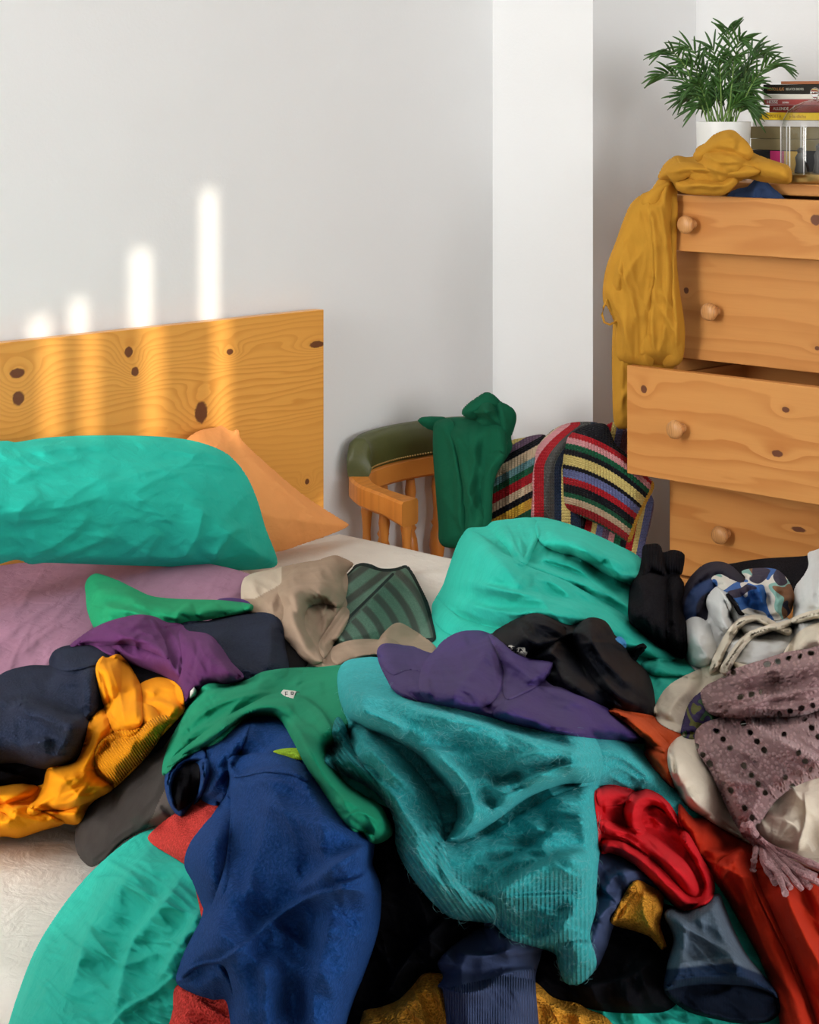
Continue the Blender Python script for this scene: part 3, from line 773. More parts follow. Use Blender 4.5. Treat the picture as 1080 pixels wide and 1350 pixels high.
# glass dome
THIN = N('thin_glass'); THIN.n.remove(THIN.p)
_t = THIN.new('ShaderNodeBsdfTransparent'); _t.inputs[0].default_value = (.93, .94, .94, 1); _g = THIN.new('ShaderNodeBsdfGlossy'); _g.inputs['Roughness'].default_value = .03
_w = THIN.new('ShaderNodeLayerWeight'); _w.inputs[0].default_value = .5; _x = THIN.new('ShaderNodeMixShader')
_p = THIN.math('MULTIPLY_ADD', THIN.math('POWER', _w.outputs['Facing'], 3.), .55, .05); THIN.l.new(_p, _x.inputs[0]); THIN.l.new(_t.outputs[0], _x.inputs[1]); THIN.l.new(_g.outputs[0], _x.inputs[2]); THIN.l.new(_x.outputs[0], THIN.out.inputs[0]); THIN = THIN.m
GL = N('clear_glass'); GL.p.inputs['Base Color'].default_value = (.97, .98, .98, 1); GL.p.inputs['Roughness'].default_value = .02
GL.p.inputs['Transmission Weight'].default_value = 1.; GL.p.inputs['IOR'].default_value = 1.45; GL = GL.m
cc = pt(1075, 241, 3.80); cx_, cy_ = cc[0], cc[1]; RD = .0640
dome = empty('glass_dome', (cx_, cy_, DT), 'clear glass dome with a round glass knob and brassy base beside the books', 'glass dome')
zz = lambda y: CH-(y-HZ)/F*3.80-DT
outp = [(RD, zz(229)), (RD, zz(175)), (RD*.985, zz(166)), (RD*.93, zz(156)), (RD*.82, zz(147)), (RD*.62, zz(139)), (RD*.36, zz(134)), (RD*.15, zz(131.5))]
inp = [(max(r-.0016, .001), h-.0006*(i > 2)) for i, (r, h) in enumerate(outp)][::-1]
m = MB(); prof = outp+[(.001, zz(131))]; m.lathe((cx_, cy_, DT), prof, 44); m.F = m.F[:-2]
m.build('dome', THIN, dome, auto=None)
m = MB(); kr = .0095; kzc = zz(122); m.lathe((cx_, cy_, DT+kzc), [(.004, -.0128), (.0045, -.0095)]+[(kr*math.sin(a), -kr*math.cos(a)) for a in np.linspace(.45, 3.1, 14)], 24); m.build('knob', GL, dome)
m = MB(); m.lathe((cx_, cy_, DT), [(RD+.001, .0006), (RD+.002, .003), (RD+.002, .017), (RD-.002, .0185), (.02, .0185)], 44); m.build('base', BRASS, dome)
PL = plain('pale_seam', (.8, .8, .78, 1), .3)
for a in (2.05, 1.55, 2.9, -2.9, 1.0):
    m = MB(); c, s = math.cos(a), math.sin(a); ex_, ey_ = cx_+(RD+.0012)*c, cy_+(RD+.0012)*s
    m.tube([(ex_, ey_, DT+zz(229)), (ex_, ey_, DT+zz(166))], .0010, 6); m.build('seam', PL, dome)
GREY = plain('grey_ceramic', (.10, .105, .10, 1), .5); BLUEG = plain('pale_blue_glaze', (.20, .38, .50, 1), .4)
for i, (dx_, dy_, h, lab) in enumerate(((-.01, .026, .048, 'small grey figure inside the glass dome, at its left side'), (.012, -.002, .056, 'small grey figure inside the glass dome, at its middle'), (-.004, -.030, .052, 'small grey figure inside the glass dome, at its right side'))):
    m = MB(); m.lathe((cx_+dx_, cy_+dy_, DT+.019), [(.012, .0), (.0125, .003), (.009, h*.35), (.011, h*.6), (.006, h*.78), (.008, h*.9), (.003, h)], 16)
    o = m.build('figurine', GREY); 
    V0 = Vector((cx_+dx_, cy_+dy_, DT+.019)); o.data.transform(Matrix.Translation(-V0)); o.location = V0
    tag(o, lab, 'ornament', 'small grey ornaments inside the glass dome')

# ------------------------------------------------------------------ light: side window, plus an added window whose curtain gaps cast sun stripes
SDIR = Vector((.10, 1., -.178)).normalized()
sun = bpy.data.lights.new('sun', 'SUN'); sun.energy = 2.6; sun.angle = math.radians(.38); sun.color = (1, .90, .74)
so = bpy.data.objects.new('sun', sun); COL.objects.link(so); so.rotation_euler = SDIR.to_track_quat('-Z', 'Y').to_euler()
CURT = plain('curtain_cloth', (.8, .79, .75, 1), .9)
YCU = YB-.015; RUN = YA-YCU
slits = []
for (px, w, yt, yb) in ((276, .040, 252, 585), (186, .046, 330, 585), (104, .034, 396, 585), (52, .040, 420, 585), (412, .02, 655, 690)):
    d = dY(px, YA); p = pt(px, 300, d)
    slits.append((p[0]-.10*RUN, w, CH-(yb-HZ)/F*d+.178*RUN, CH-(yt-HZ)/F*d+.178*RUN))
slits.sort()
m = MB(); x = FW0-.03
for (xc, w, zb, zt_) in slits:
    m.box((x, YCU, FZ0-.05), (xc-w/2, YCU+.004, FZ1+.04)); m.box((xc-w/2, YCU, FZ0-.05), (xc+w/2, YCU+.004, zb)); m.box((xc-w/2, YCU, zt_), (xc+w/2, YCU+.004, FZ1+.04)); x = xc+w/2
m.box((x, YCU, FZ0-.05), (FW1+.03, YCU+.004, FZ1+.04))
m.build('curtain', CURT, bpy.data.objects['fill_window_2'], smooth=False)
m = MB(); m.box((XL-.015, WY0-.02, WZ0-.05), (XL-.011, WY1+.02, WZ1+.03)); m.build('curtain', CURT, bpy.data.objects['window_1'], smooth=False)
def area(name, loc, rot, sx, sy, e, col=(1, 1, 1)):
    a = bpy.data.lights.new(name, 'AREA'); a.shape = 'RECTANGLE'; a.size = sx; a.size_y = sy; a.energy = e; a.color = col
    o = bpy.data.objects.new(name, a); COL.objects.link(o); o.location = loc; o.rotation_euler = rot; return o
area('daylight_and_fill', (XL+.03, 2.36, (WZ0+WZ1)/2), (0, -math.pi/2, 0), WZ1-WZ0, .86, 72, (1., .985, .96))
area('daylight_and_fill', ((FW0+FW1)/2, YB+.03, (FZ0+FZ1)/2), (math.pi/2, 0, 0), FW1-FW0, FZ1-FZ0, 120, (.97, .985, 1.))  # added front fill, set at the unseen opening behind the camera
wld = bpy.data.worlds.new('sky'); SC.world = wld; wld.use_nodes = True
wld.node_tree.nodes['Background'].inputs[0].default_value = (.6, .75, 1, 1); wld.node_tree.nodes['Background'].inputs[1].default_value = 1.0

# ------------------------------------------------------------------ pillows
def hb(px, off): return dY(px, 2.876-off)
TEALC = (.022, .50, .39, 1)
TEAL = cloth('teal_cotton', TEALC, 'cotton', .5, .8, .05)
ORC = cloth('apricot_cotton', (.95, .40, .13, 1), 'cotton', .1, .85, .03)
MAUVE = cloth('mauve_cotton', (.40, .205, .30, 1), 'cotton', .15, .85, .06)
garment('pillow', ORC, [dict(mode='plane', step=2, flat=.02, depth=lambda x, y: hb(x, .03)-.13*np.clip((y-565)/160, 0, 1)-.0*x,
    poly=[(245, 580), (262, 568), (285, 563), (292, 561), (305, 568), (314, 566), (317, 577), (345, 605), (400, 652), (452, 686), (460, 693), (440, 703), (400, 717), (367, 727), (300, 730), (220, 700), (215, 620)],
    th=.018, r=26, puff=(.055, 80), folds=[([(318, 580), (360, 640), (400, 690)], .006, 14, 20), ([(455, 692), (420, 680), (390, 690)], .006, 8, 10), ([(370, 725), (380, 690), (375, 650)], .005, 9, 12), ([(250, 580), (280, 590), (310, 600)], .006, 7, 9)],
    wr=(.003, 40, 2.5, 45), seed=4)], 'orange cotton pillow leaning on the headboard behind the turquoise pillow', 'pillow')
garment('pillow', TEAL, [dict(mode='plane', step=2, flat=.03, depth=lambda x, y: hb(x, .13)-.12*np.clip((y-575)/160, 0, 1),
    poly=[(-90, 600), (-30, 584), (10, 581), (20, 583), (60, 577), (120, 574), (200, 575), (255, 581), (298, 597), (322, 622), (338, 655), (350, 695), (366, 742), (345, 750), (300, 752), (250, 748), (150, 745), (60, 742), (40, 744), (22, 738), (-10, 745), (-90, 742)],
    th=.03, r=30, puff=(.085, 120),
    folds=[([(0, 610), (50, 597), (110, 590), (160, 592)], .008, 7, 14), ([(10, 640), (60, 615), (120, 603)], .007, 8, 16), ([(40, 735), (80, 715), (110, 690), (120, 670)], .009, 7, 16), ([(60, 742), (130, 715), (150, 700)], .008, 6, 12),
           ([(240, 740), (262, 705), (270, 660)], .010, 8, 14), ([(280, 742), (296, 716), (318, 690)], .014, 6, 15), ([(350, 742), (330, 715), (322, 685)], .010, 7, 12), ([(20, 700), (30, 670), (60, 650)], .007, 8, 12), ([(190, 745), (200, 720), (215, 700)], .006, 6, 12),
           ([(120, 660), (200, 640), (280, 640)], .004, 16, 22), ([(0, 590), (30, 600), (60, 598)], -.008, 5, 7)],
    wr=[(.006, 34, 4., -8), (.003, 16, 4., 10)], seed=21)], 'turquoise green cotton pillow lying against the headboard, closest to the left edge', 'pillow')
garment('pillow', MAUVE, [dict(mode='plane', step=2, flat=.02, depth=lambda x, y: 3.46-.0042*(y-735)+.0*x,
    poly=[(-90, 738), (-20, 736), (0, 740), (20, 742), (60, 740), (140, 734), (220, 735), (270, 742), (315, 752), (335, 762), (340, 790), (330, 815), (290, 850), (180, 880), (60, 905), (-90, 915)],
    th=.03, r=30, puff=(.05, 90),
    folds=[([(0, 850), (40, 815), (90, 790)], .006, 5, 10), ([(20, 870), (60, 835), (110, 805)], .006, 5, 9), ([(0, 800), (60, 790), (130, 785)], .003, 6, 10), ([(330, 765), (300, 775), (270, 772)], .007, 5, 8), ([(330, 775), (305, 785), (285, 790)], .006, 5, 8)],
    wr=[(.004, 26, 4., -35), (.002, 12, 4, -50)], seed=33)], 'dusty mauve cotton pillow lying in front of the turquoise pillow', 'pillow')

# ------------------------------------------------------------------ bedding and clothes on the bed, bottom layer first
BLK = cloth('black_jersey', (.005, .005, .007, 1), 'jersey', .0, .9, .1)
BLK2 = cloth('black_fleece', (.006, .006, .009, 1), 'fleece', .0, .95, .1)
garment('garment', BLK, [dict(poly=[(-80, 950), (20, 900), (95, 862), (140, 858), (200, 850), (330, 800), (395, 830), (400, 885), (300, 930), (210, 990), (140, 1030), (60, 1037), (0, 1038), (-80, 1040)], th=.012, r=14, wr=(.006, 40, 2, 10))],
    'black garment at the bottom of the left pile, under the navy fleece', 'clothes')
BLK2R = cloth('black_ribbed_cuff', (.007, .007, .010, 1), 'rib', .0, .95, .1)
GRYT = cloth('charcoal_jersey', (.045, .038, .036, 1), 'jersey', .15, .95, .08)
def greyx(m, c, b, o, u):
    w = m.attr('mask'); return m.mix(m.rng(w, .2, .3), c, (.115, .095, .085, 1)), b
GRY2 = cloth('charcoal_jersey_two_tone', (.045, .039, .036, 1), 'jersey', .15, .95, .08, greyx)
garment('garment', GRY2, [dict(poly=[(245, 945), (215, 985), (190, 1000), (155, 1033), (118, 1058), (102, 1085), (99, 1112), (106, 1132), (121, 1143), (140, 1132), (165, 1108), (200, 1090), (235, 1085), (250, 1050), (250, 990)],
    th=.012, r=7, hem=(7, .0012), folds=[([(230, 990), (200, 1050), (170, 1085)], .010, 10, 18), ([(215, 1060), (195, 1080), (180, 1100)], .012, 6, 12), ([(205, 1000), (160, 1050), (130, 1090)], -.006, 14, 16)], wr=(.003, 30, 2, -50),
    mask=lambda x, y: 1*((x-196)*1.0+(y-1075)*.45 > 6))], 'charcoal grey garment with a stitched rounded hem, below the amber yellow cardigan', 'clothes')
TEALD = TEAL
duv = [dict(poly=[(568, 812), (570, 796), (582, 775), (596, 745), (605, 722), (611, 703), (618, 696), (640, 694), (650, 687), (690, 683), (715, 682), (745, 689), (775, 700), (800, 712), (822, 722), (842, 733), (858, 752), (872, 790), (890, 850), (922, 880), (932, 930), (945, 1000), (960, 1150), (1010, 1250), (1060, 1350), (1100, 1440),
        (700, 1450), (200, 1450), (-20, 1445), (8, 1360), (22, 1315), (45, 1255), (75, 1205), (110, 1160), (150, 1122), (185, 1098), (225, 1085), (300, 1040), (380, 960), (470, 880), (540, 850)],
    th=.022, r=18, puff=(.02, 60), solid=True, base=.5,
    folds=[([(625, 700), (650, 725), (700, 745), (760, 765), (815, 790), (855, 820)], .022, 12, 26, .1), ([(575, 790), (600, 812), (650, 830), (700, 840)], .018, 10, 16), ([(590, 775), (640, 800), (710, 805), (780, 820)], .012, 9, 16),
           ([(655, 690), (672, 712), (680, 738)], .020, 7, 12), ([(705, 688), (702, 715), (690, 742)], .022, 6, 14), ([(720, 690), (735, 705), (760, 712), (790, 735)], .016, 7, 12), ([(745, 690), (770, 712), (800, 730), (835, 760)], .018, 6, 12), ([(700, 745), (730, 735), (770, 755), (800, 790)], .014, 7, 14),
           ([(720, 800), (790, 822), (850, 850), (900, 872)], .014, 8, 14), ([(860, 872), (890, 884), (920, 880)], .014, 6, 9), ([(865, 895), (890, 905), (915, 900)], .012, 6, 9), ([(610, 705), (606, 740), (590, 775)], .012, 9, 12), ([(640, 695), (650, 705), (640, 715)], -.012, 5, 6),
           ([(610, 700), (640, 740), (640, 790)], .012, 26, 30), 
           ([(215, 1100), (170, 1150), (120, 1220), (90, 1320)], .014, 20, 26), ([(245, 1150), (215, 1190), (170, 1250), (150, 1350)], .014, 12, 20), ([(270, 1190), (240, 1240), (205, 1300)], .012, 10, 16), ([(60, 1230), (40, 1300), (20, 1370)], .008, 12, 16),
           ([(232, 1283), (200, 1310), (165, 1330), (130, 1370)], .010, 2.5, 5, .05), ([(225, 1300), (195, 1322), (160, 1345)], -.004, 3, 3)],
    wr=[(.009, 34, 3., 25), (.004, 15, 3., 35)], seed=5),
  dict(poly=[(655, 688), (675, 684), (702, 683), (712, 700), (705, 722), (694, 745), (680, 742), (668, 722), (654, 706)], th=.016, r=8, wr=(.004, 12, 3, 70)),
  dict(poly=[(706, 690), (722, 685), (745, 689), (775, 700), (812, 717), (842, 733), (856, 752), (862, 780), (840, 775), (800, 758), (762, 735), (735, 728), (712, 715)], th=.020, r=9, folds=[([(720, 700), (760, 712), (800, 740)], .012, 6, 9), ([(760, 700), (800, 722), (840, 750)], .012, 6, 9)], wr=(.006, 16, 4, 30)),
  dict(poly=[(600, 724), (611, 703), (624, 700), (645, 712), (668, 730), (700, 748), (745, 765), (790, 790), (830, 815), (870, 850), (892, 868), (870, 872), (820, 858), (770, 845), (720, 842), (660, 832), (610, 815), (578, 792), (584, 772)], th=.030, r=16, folds=[([(600, 760), (650, 775), (720, 790), (790, 815)], .010, 14, 20), ([(590, 785), (640, 802), (700, 812)], .010, 10, 14), ([(640, 712), (660, 740), (700, 770)], .008, 12, 16)], wr=(.006, 26, 4, 22), seed=7),
  dict(poly=[(571, 800), (578, 790), (605, 812), (650, 828), (700, 838), (730, 845), (700, 855), (640, 850), (590, 835), (572, 818)], th=.018, r=8, wr=(.003, 14, 5, 15)),
  dict(poly=[(845, 875), (870, 868), (900, 874), (925, 884), (925, 895), (895, 892), (860, 890)], th=.014, r=6, wr=(.003, 12, 4, 10))]
garment('duvet', TEAL, duv, 'bunched turquoise green duvet heaped up behind the clothes and spilling out at lower left', 'duvet')
# --- upper right group
garment('garment', BLK2, [dict(poly=[(945, 750), (975, 741), (1010, 736), (1060, 733), (1110, 728), (1110, 800), (1000, 790), (960, 780)], th=.02, r=16, wr=(.003, 30, 3, 0), lift=.0)],
    'rolled black garment along the back edge of the pile, below the lowest visible drawer', 'clothes')
NVD = cloth('dark_plum_navy_jersey', (.022, .020, .035, 1), 'jersey', .2, .9, .1)
def navyx(m, c, b, o, u):
    x = m.xyz(u); return m.mix(m.rng(m.attr('mask'), .3, .6), c, (.028, .06, .17, 1)), b
NVD = cloth('dark_plum_navy_jersey', (.022, .020, .035, 1), 'jersey', .2, .9, .1, navyx)
garment('hooded_top', NVD, [dict(poly=[(895, 800), (900, 778), (912, 758), (928, 744), (946, 740), (962, 744), (975, 755), (985, 768), (984, 790), (960, 810), (945, 850), (905, 850), (896, 825)], th=.022, r=12,
    folds=[([(905, 800), (918, 775), (945, 760), (965, 762)], -.016, 6, 8), ([(905, 790), (920, 762), (948, 750), (972, 758)], .012, 5, 5), ([(920, 815), (925, 790), (940, 770)], .012, 5, 6), ([(935, 745), (955, 748), (965, 765)], .006, 2, 3)], wr=(.004, 14, 3, -50),
    mask=band([(912, 822), (910, 800), (920, 780), (940, 770)], 3, 12))], 'dark navy hooded top curling behind the white sweatshirt, right of the black cuffs', 'hooded top')
WHT = cloth('white_sweat', (.72, .73, .72, 1), 'jersey', .1, .9, .02)
garment('sweatshirt', WHT, [dict(poly=[(1046, 800), (1048, 775), (1060, 758), (1066, 745), (1065, 730), (1072, 726), (1110, 722), (1110, 850), (1050, 850)], th=.03, r=14, folds=[([(1066, 730), (1070, 770), (1062, 810)], .016, 6, 8), ([(1080, 760), (1085, 790), (1080, 820)], .012, 6, 8), ([(1062, 757), (1085, 755), (1105, 760)], -.01, 4, 5)], wr=(.006, 16, 2, 80))],
    'white sweatshirt sleeve standing up at the right edge, beside the patterned shirt', 'sweatshirt')
garment('sweatshirt', WHT, [dict(poly=[(898, 845), (899, 828), (906, 817), (920, 813), (931, 818), (934, 806), (931, 794), (934, 784), (945, 773), (962, 771), (975, 780), (985, 800), (1010, 812), (1040, 815), (1045, 850), (1020, 885), (960, 900), (925, 890), (908, 875), (900, 862)], th=.028, r=12,
    folds=[([(935, 790), (948, 800), (955, 820), (965, 835)], .016, 6, 8), ([(946, 775), (965, 790), (985, 812)], .014, 5, 7), ([(905, 830), (918, 840), (925, 860), (918, 875)], .012, 10, 12), ([(932, 820), (935, 845), (930, 865)], -.016, 4, 5), ([(945, 850), (980, 845), (1020, 852)], .012, 6, 8), ([(950, 870), (985, 868), (1020, 858)], .012, 5, 7), ([(938, 832), (948, 826), (946, 842)], -.014, 3, 4)], wr=[(.004, 18, 2, 40)], seed=9),
    dict(poly=[(899, 832), (906, 817), (920, 813), (935, 822), (941, 840), (945, 862), (930, 880), (908, 874), (899, 852)], th=.022, r=8, folds=[([(932, 838), (924, 850), (926, 868)], -.012, 4, 5)], wr=(.003, 14, 2, 60)),
    dict(poly=[(934, 806), (931, 794), (936, 784), (945, 775), (958, 785), (965, 800), (962, 815), (974, 832), (962, 838), (945, 825)], th=.018, r=6),
    dict(poly=[(946, 774), (962, 771), (976, 782), (990, 806), (1016, 814), (1012, 835), (985, 838), (968, 820), (956, 792)], th=.014, r=6, wr=(.003, 12, 3, 45)),
    dict(poly=[(948, 856), (972, 843), (1005, 842), (1045, 850), (1020, 885), (960, 895)], th=.018, r=7, wr=(.006, 16, 3, 0), seed=4)],
    'white sweatshirt crumpled under the straps of the canvas bag, small black stripe', 'sweatshirt')
sw = bpy.data.objects['sweatshirt.001']
garment('black_stripe', BLK, [dict(poly=[(957, 784), (963, 783), (972, 796), (982, 810), (974, 810), (966, 798)], th=.003, r=3, base=.9, wr=None)], parent=sw)
def patx(m, c, b, o, u):
    n1 = m.noise(u, 26, 1, .3, .9); n2 = m.noise(m.scale(u, (1, 1, 1), (0, 0, 0), (3, 7, 0)), 42, 1, .3, .6)
    col = m.ramp(n1, [(0, (.03, .13, .42, 1)), (.36, (.03, .13, .42, 1)), (.40, (.78, .74, .66, 1)), (.52, (.78, .74, .66, 1)), (.56, (.26, .50, .44, 1)), (.66, (.25, .11, .05, 1))], True)
    k = m.rng(n2, .60, .61); return m.mix(k, col, (.025, .02, .05, 1)), b
PAT = cloth('patterned_cotton', (.7, .7, .62, 1), 'cotton', .1, .85, .02, patx)
garment('patterned_shirt', PAT, [dict(poly=[(938, 762), (950, 757), (965, 764), (978, 768), (983, 762), (978, 753), (995, 749), (1022, 750), (1036, 760), (1046, 778), (1047, 792), (1040, 812), (1020, 818), (1000, 812), (980, 808), (972, 795), (960, 782), (946, 774)], th=.014, r=9,
    folds=[([(980, 755), (1000, 775), (1005, 800)], .012, 6, 7), ([(1010, 752), (1008, 775), (1015, 800)], -.010, 5, 6), ([(1046, 785), (1030, 790), (1015, 815)], .014, 5, 6), ([(1030, 765), (1022, 780), (1028, 800)], .010, 5, 5)], wr=(.006, 14, 2, 70))],
    'crumpled shirt patterned in white, mint, blue and brown on top of the white sweatshirts', 'shirt')
garment('sweatpants', BLK2, [dict(poly=[(829, 790), (832, 770), (842, 755), (846, 735), (848, 720), (857, 717), (868, 718), (874, 728), (885, 725), (898, 727), (903, 733), (900, 748), (897, 760), (902, 778), (899, 800), (905, 822), (905, 850), (902, 868), (885, 862), (862, 845), (845, 832), (830, 820)],
    th=.030, r=10, folds=[([(874, 727), (877, 745), (880, 760), (884, 830)], -.020, 5, 5, .05), ([(843, 758), (856, 752), (872, 758)], -.006, 3, 4), ([(880, 760), (890, 756), (900, 762)], -.008, 3, 4), ([(860, 770), (862, 800), (870, 840)], .012, 12, 12), ([(890, 770), (893, 800), (885, 825)], .014, 8, 8), ([(898, 800), (892, 825), (898, 855)], .010, 6, 5)], wr=(.003, 16, 3, 80)),
    dict(poly=[(829, 790), (835, 767), (850, 756), (872, 759), (880, 775), (883, 830), (876, 856), (850, 838), (830, 818)], th=.016, r=8, wr=(.004, 20, 3, 80)),
    dict(poly=[(880, 768), (890, 758), (901, 766), (902, 780), (899, 800), (905, 825), (904, 866), (888, 860), (879, 840)], th=.018, r=7, wr=(.004, 16, 3, 85)),
    ],
    'black sweatpants with two ribbed ankle cuffs sticking up beside the turquoise duvet', 'sweatpants')
sp = bpy.data.objects['sweatpants']
garment('ankle_cuff', BLK2R, [dict(poly=[(846, 757), (848, 720), (857, 717), (870, 718), (875, 735), (878, 758), (860, 753)], th=.012, r=4)], parent=sp)
garment('ankle_cuff', BLK2R, [dict(poly=[(881, 756), (877, 732), (886, 725), (898, 727), (903, 733), (899, 757), (890, 754)], th=.012, r=4)], parent=sp)
# --- middle back
def scarfx(m, c, b, o, u):
    x = m.xyz(u); s = m.math('SINE', m.math('MULTIPLY', x[0], 2*math.pi*62))
    c = m.mix(m.rng(s, -.2, .6), c, (.075, .092, .078, 1))
    c = m.mix(m.rng(m.attr('mask'), .4, .6), c, (.008, .022, .022, 1))
    return c, b
SCARF = cloth('striped_scarf_knit', (.105, .20, .15, 1), 'fleece', .15, .95, .06, scarfx)
spoly = [(440, 780), (452, 762), (462, 752), (468, 745), (478, 742), (490, 744), (502, 749), (520, 749), (535, 745), (543, 752), (553, 770), (565, 795), (571, 820), (575, 842), (567, 847), (555, 840), (540, 838), (505, 842), (470, 850), (430, 855), (425, 830)]
garment('scarf', SCARF, [dict(poly=spoly, th=.014, r=6, folds=[([(518, 757), (490, 785), (455, 820), (440, 845)], .012, 3, 14, .05), ([(545, 760), (560, 800), (568, 835)], .006, 8, 12)], wr=(.003, 30, 2, 30),
    mask=lambda x, y: np.maximum(band([(455, 757), (468, 745), (478, 742), (502, 749), (520, 749), (535, 745), (543, 752), (560, 785), (571, 820), (575, 842), (560, 845)], 3, 5)(x, y), band([(518, 757), (490, 785), (455, 820), (440, 845)], 1.2, 2.8)(x, y)*.9),
    uvf=lambda x, y: ((np.hypot(x-420, (y-870)*1.0)*.00075*np.where(((y-757)*(-78)-(x-518)*88) > 0, 0, 1)+(np.where(((y-757)*(-78)-(x-518)*88) > 0, (x*.6+y*.8)*.00075, 0))), y*.001))],
    'dark green scarf with tone on tone stripes and a black edge, beside the beige sweatshirt', 'scarf')
BEI = cloth('beige_sweat', (.40, .285, .205, 1), 'jersey', .15, .92, .05)
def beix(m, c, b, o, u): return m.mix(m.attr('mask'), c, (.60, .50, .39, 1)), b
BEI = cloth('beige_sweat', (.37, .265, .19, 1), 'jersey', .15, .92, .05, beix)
garment('sweatshirt', BEI, [
    dict(poly=[(500, 842), (515, 825), (528, 821), (545, 830), (560, 840), (575, 853), (570, 866), (540, 880), (500, 880), (500, 860)], th=.014, r=8, wr=(.004, 16, 2, 30), mask=lambda x, y: x*0),
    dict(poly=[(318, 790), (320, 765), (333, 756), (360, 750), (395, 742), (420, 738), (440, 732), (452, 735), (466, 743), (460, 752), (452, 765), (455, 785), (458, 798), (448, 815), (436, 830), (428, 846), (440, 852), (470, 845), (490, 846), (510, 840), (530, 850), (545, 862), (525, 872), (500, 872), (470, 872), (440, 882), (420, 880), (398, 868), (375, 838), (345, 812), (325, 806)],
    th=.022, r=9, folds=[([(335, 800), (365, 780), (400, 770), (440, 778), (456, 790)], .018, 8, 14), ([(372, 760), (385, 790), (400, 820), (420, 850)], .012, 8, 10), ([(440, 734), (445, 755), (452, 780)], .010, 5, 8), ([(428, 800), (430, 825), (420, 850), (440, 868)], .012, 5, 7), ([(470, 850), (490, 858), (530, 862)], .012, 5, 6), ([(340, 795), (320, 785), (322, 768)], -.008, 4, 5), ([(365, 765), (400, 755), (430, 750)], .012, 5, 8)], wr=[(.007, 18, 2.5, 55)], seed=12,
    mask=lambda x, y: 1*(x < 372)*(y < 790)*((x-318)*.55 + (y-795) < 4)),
    dict(poly=[(366, 778), (376, 762), (395, 746), (420, 738), (440, 733), (453, 745), (459, 765), (456, 788), (448, 800), (425, 796), (406, 802), (402, 825), (415, 850), (426, 870), (410, 876), (392, 860), (372, 834), (374, 802)], th=.012, r=8, folds=[([(375, 788), (400, 772), (440, 768)], .010, 7, 10), ([(378, 800), (392, 825), (408, 858)], .010, 6, 9)], wr=(.006, 16, 3, 50), seed=8, mask=lambda x, y: x*0),
    dict(poly=[(436, 858), (448, 848), (470, 843), (500, 843), (530, 850), (550, 863), (520, 868), (500, 866), (470, 870), (442, 876)], th=.014, r=5, wr=(.005, 12, 4, 10), mask=lambda x, y: x*0),
    dict(poly=[(452, 800), (461, 806), (456, 826), (440, 850), (428, 868), (420, 850), (432, 828)], th=.014, r=5, mask=lambda x, y: x*0)],
    'beige sweatshirt crumpled between the navy fleece and the dark green scarf', 'sweatshirt')
GRN1 = cloth('green_fleece_light', (.012, .30, .13, 1), 'jersey', .2, .9, .06)
garment('leggings', cloth('violet_jersey', (.07, .025, .14, 1), 'jersey', .2), [dict(poly=[(285, 792), (300, 788), (320, 790), (332, 797), (325, 808), (290, 808)], th=.010, r=6)], 'small end of a violet garment behind the green sweatshirt at upper left', 'leggings')
garment('sweatshirt', GRN1, [dict(poly=[(113, 785), (112, 772), (116, 762), (126, 756), (140, 759), (160, 767), (195, 784), (215, 788), (250, 790), (290, 791), (325, 795), (334, 798), (331, 806), (290, 814), (240, 824), (210, 828), (170, 826), (140, 835), (125, 830), (115, 805)], th=.022, r=8,
    folds=[([(118, 780), (150, 778), (200, 795), (240, 802)], .010, 5, 8), ([(232, 820), (238, 805), (255, 796)], .012, 4, 6), ([(262, 815), (270, 803), (290, 796)], .010, 4, 6), ([(135, 800), (170, 805), (200, 815)], .008, 8, 10)], wr=(.005, 18, 3, 15), seed=2)],
    'bright green garment lying across the mauve pillow, the highest one of the left pile', 'sweatshirt')
NAVY = cloth('navy_fleece', (.009, .015, .036, 1), 'fleece', .2, .95, .15)
garment('fleece_jacket', NAVY, [dict(poly=[(236, 825), (250, 819), (280, 818), (320, 810), (345, 807), (362, 811), (372, 822), (376, 850), (378, 890), (330, 900), (290, 900), (240, 880), (228, 850)], th=.030, r=14, folds=[([(355, 815), (358, 850), (350, 890)], .008, 10, 10)], wr=(.004, 26, 2, 20)),
    dict(poly=[(-80, 915), (-20, 900), (10, 884), (40, 877), (68, 876), (68, 862), (80, 853), (105, 849), (135, 850), (155, 860), (160, 900), (145, 930), (125, 960), (112, 985), (95, 1003), (60, 1014), (20, 1006), (-80, 1005)], th=.034, r=14,
    folds=[([(68, 878), (90, 882), (115, 876), (140, 862)], .010, 4, 10), ([(10, 945), (30, 925), (60, 930), (90, 950), (118, 945)], .016, 10, 12), ([(108, 880), (112, 910), (108, 940)], .012, 7, 9), ([(95, 945), (85, 975), (70, 1000)], .012, 8, 12), ([(70, 882), (100, 890), (120, 886)], -.010, 4, 4)], wr=(.005, 30, 2, 10), seed=14),
    dict(poly=[(66, 877), (68, 862), (80, 853), (105, 849), (135, 850), (156, 858), (152, 868), (122, 878), (90, 885)], th=.014, r=6),
    dict(poly=[(-80, 938), (0, 938), (30, 922), (58, 925), (85, 940), (112, 943), (120, 958), (108, 985), (95, 1003), (60, 1014), (20, 1006), (-80, 1005)], th=.016, r=9, rnd=1.5, wr=(.006, 30, 2, 30), seed=2),
    dict(poly=[(106, 890), (118, 880), (130, 885), (132, 910), (126, 945), (112, 945), (108, 915)], th=.012, r=6)],
    'navy blue fleece jacket in the left pile, half covered by the plum T-shirt', 'fleece jacket')
PLUM = cloth('plum_jersey', (.10, .025, .105, 1), 'jersey', .25, .9, .06)
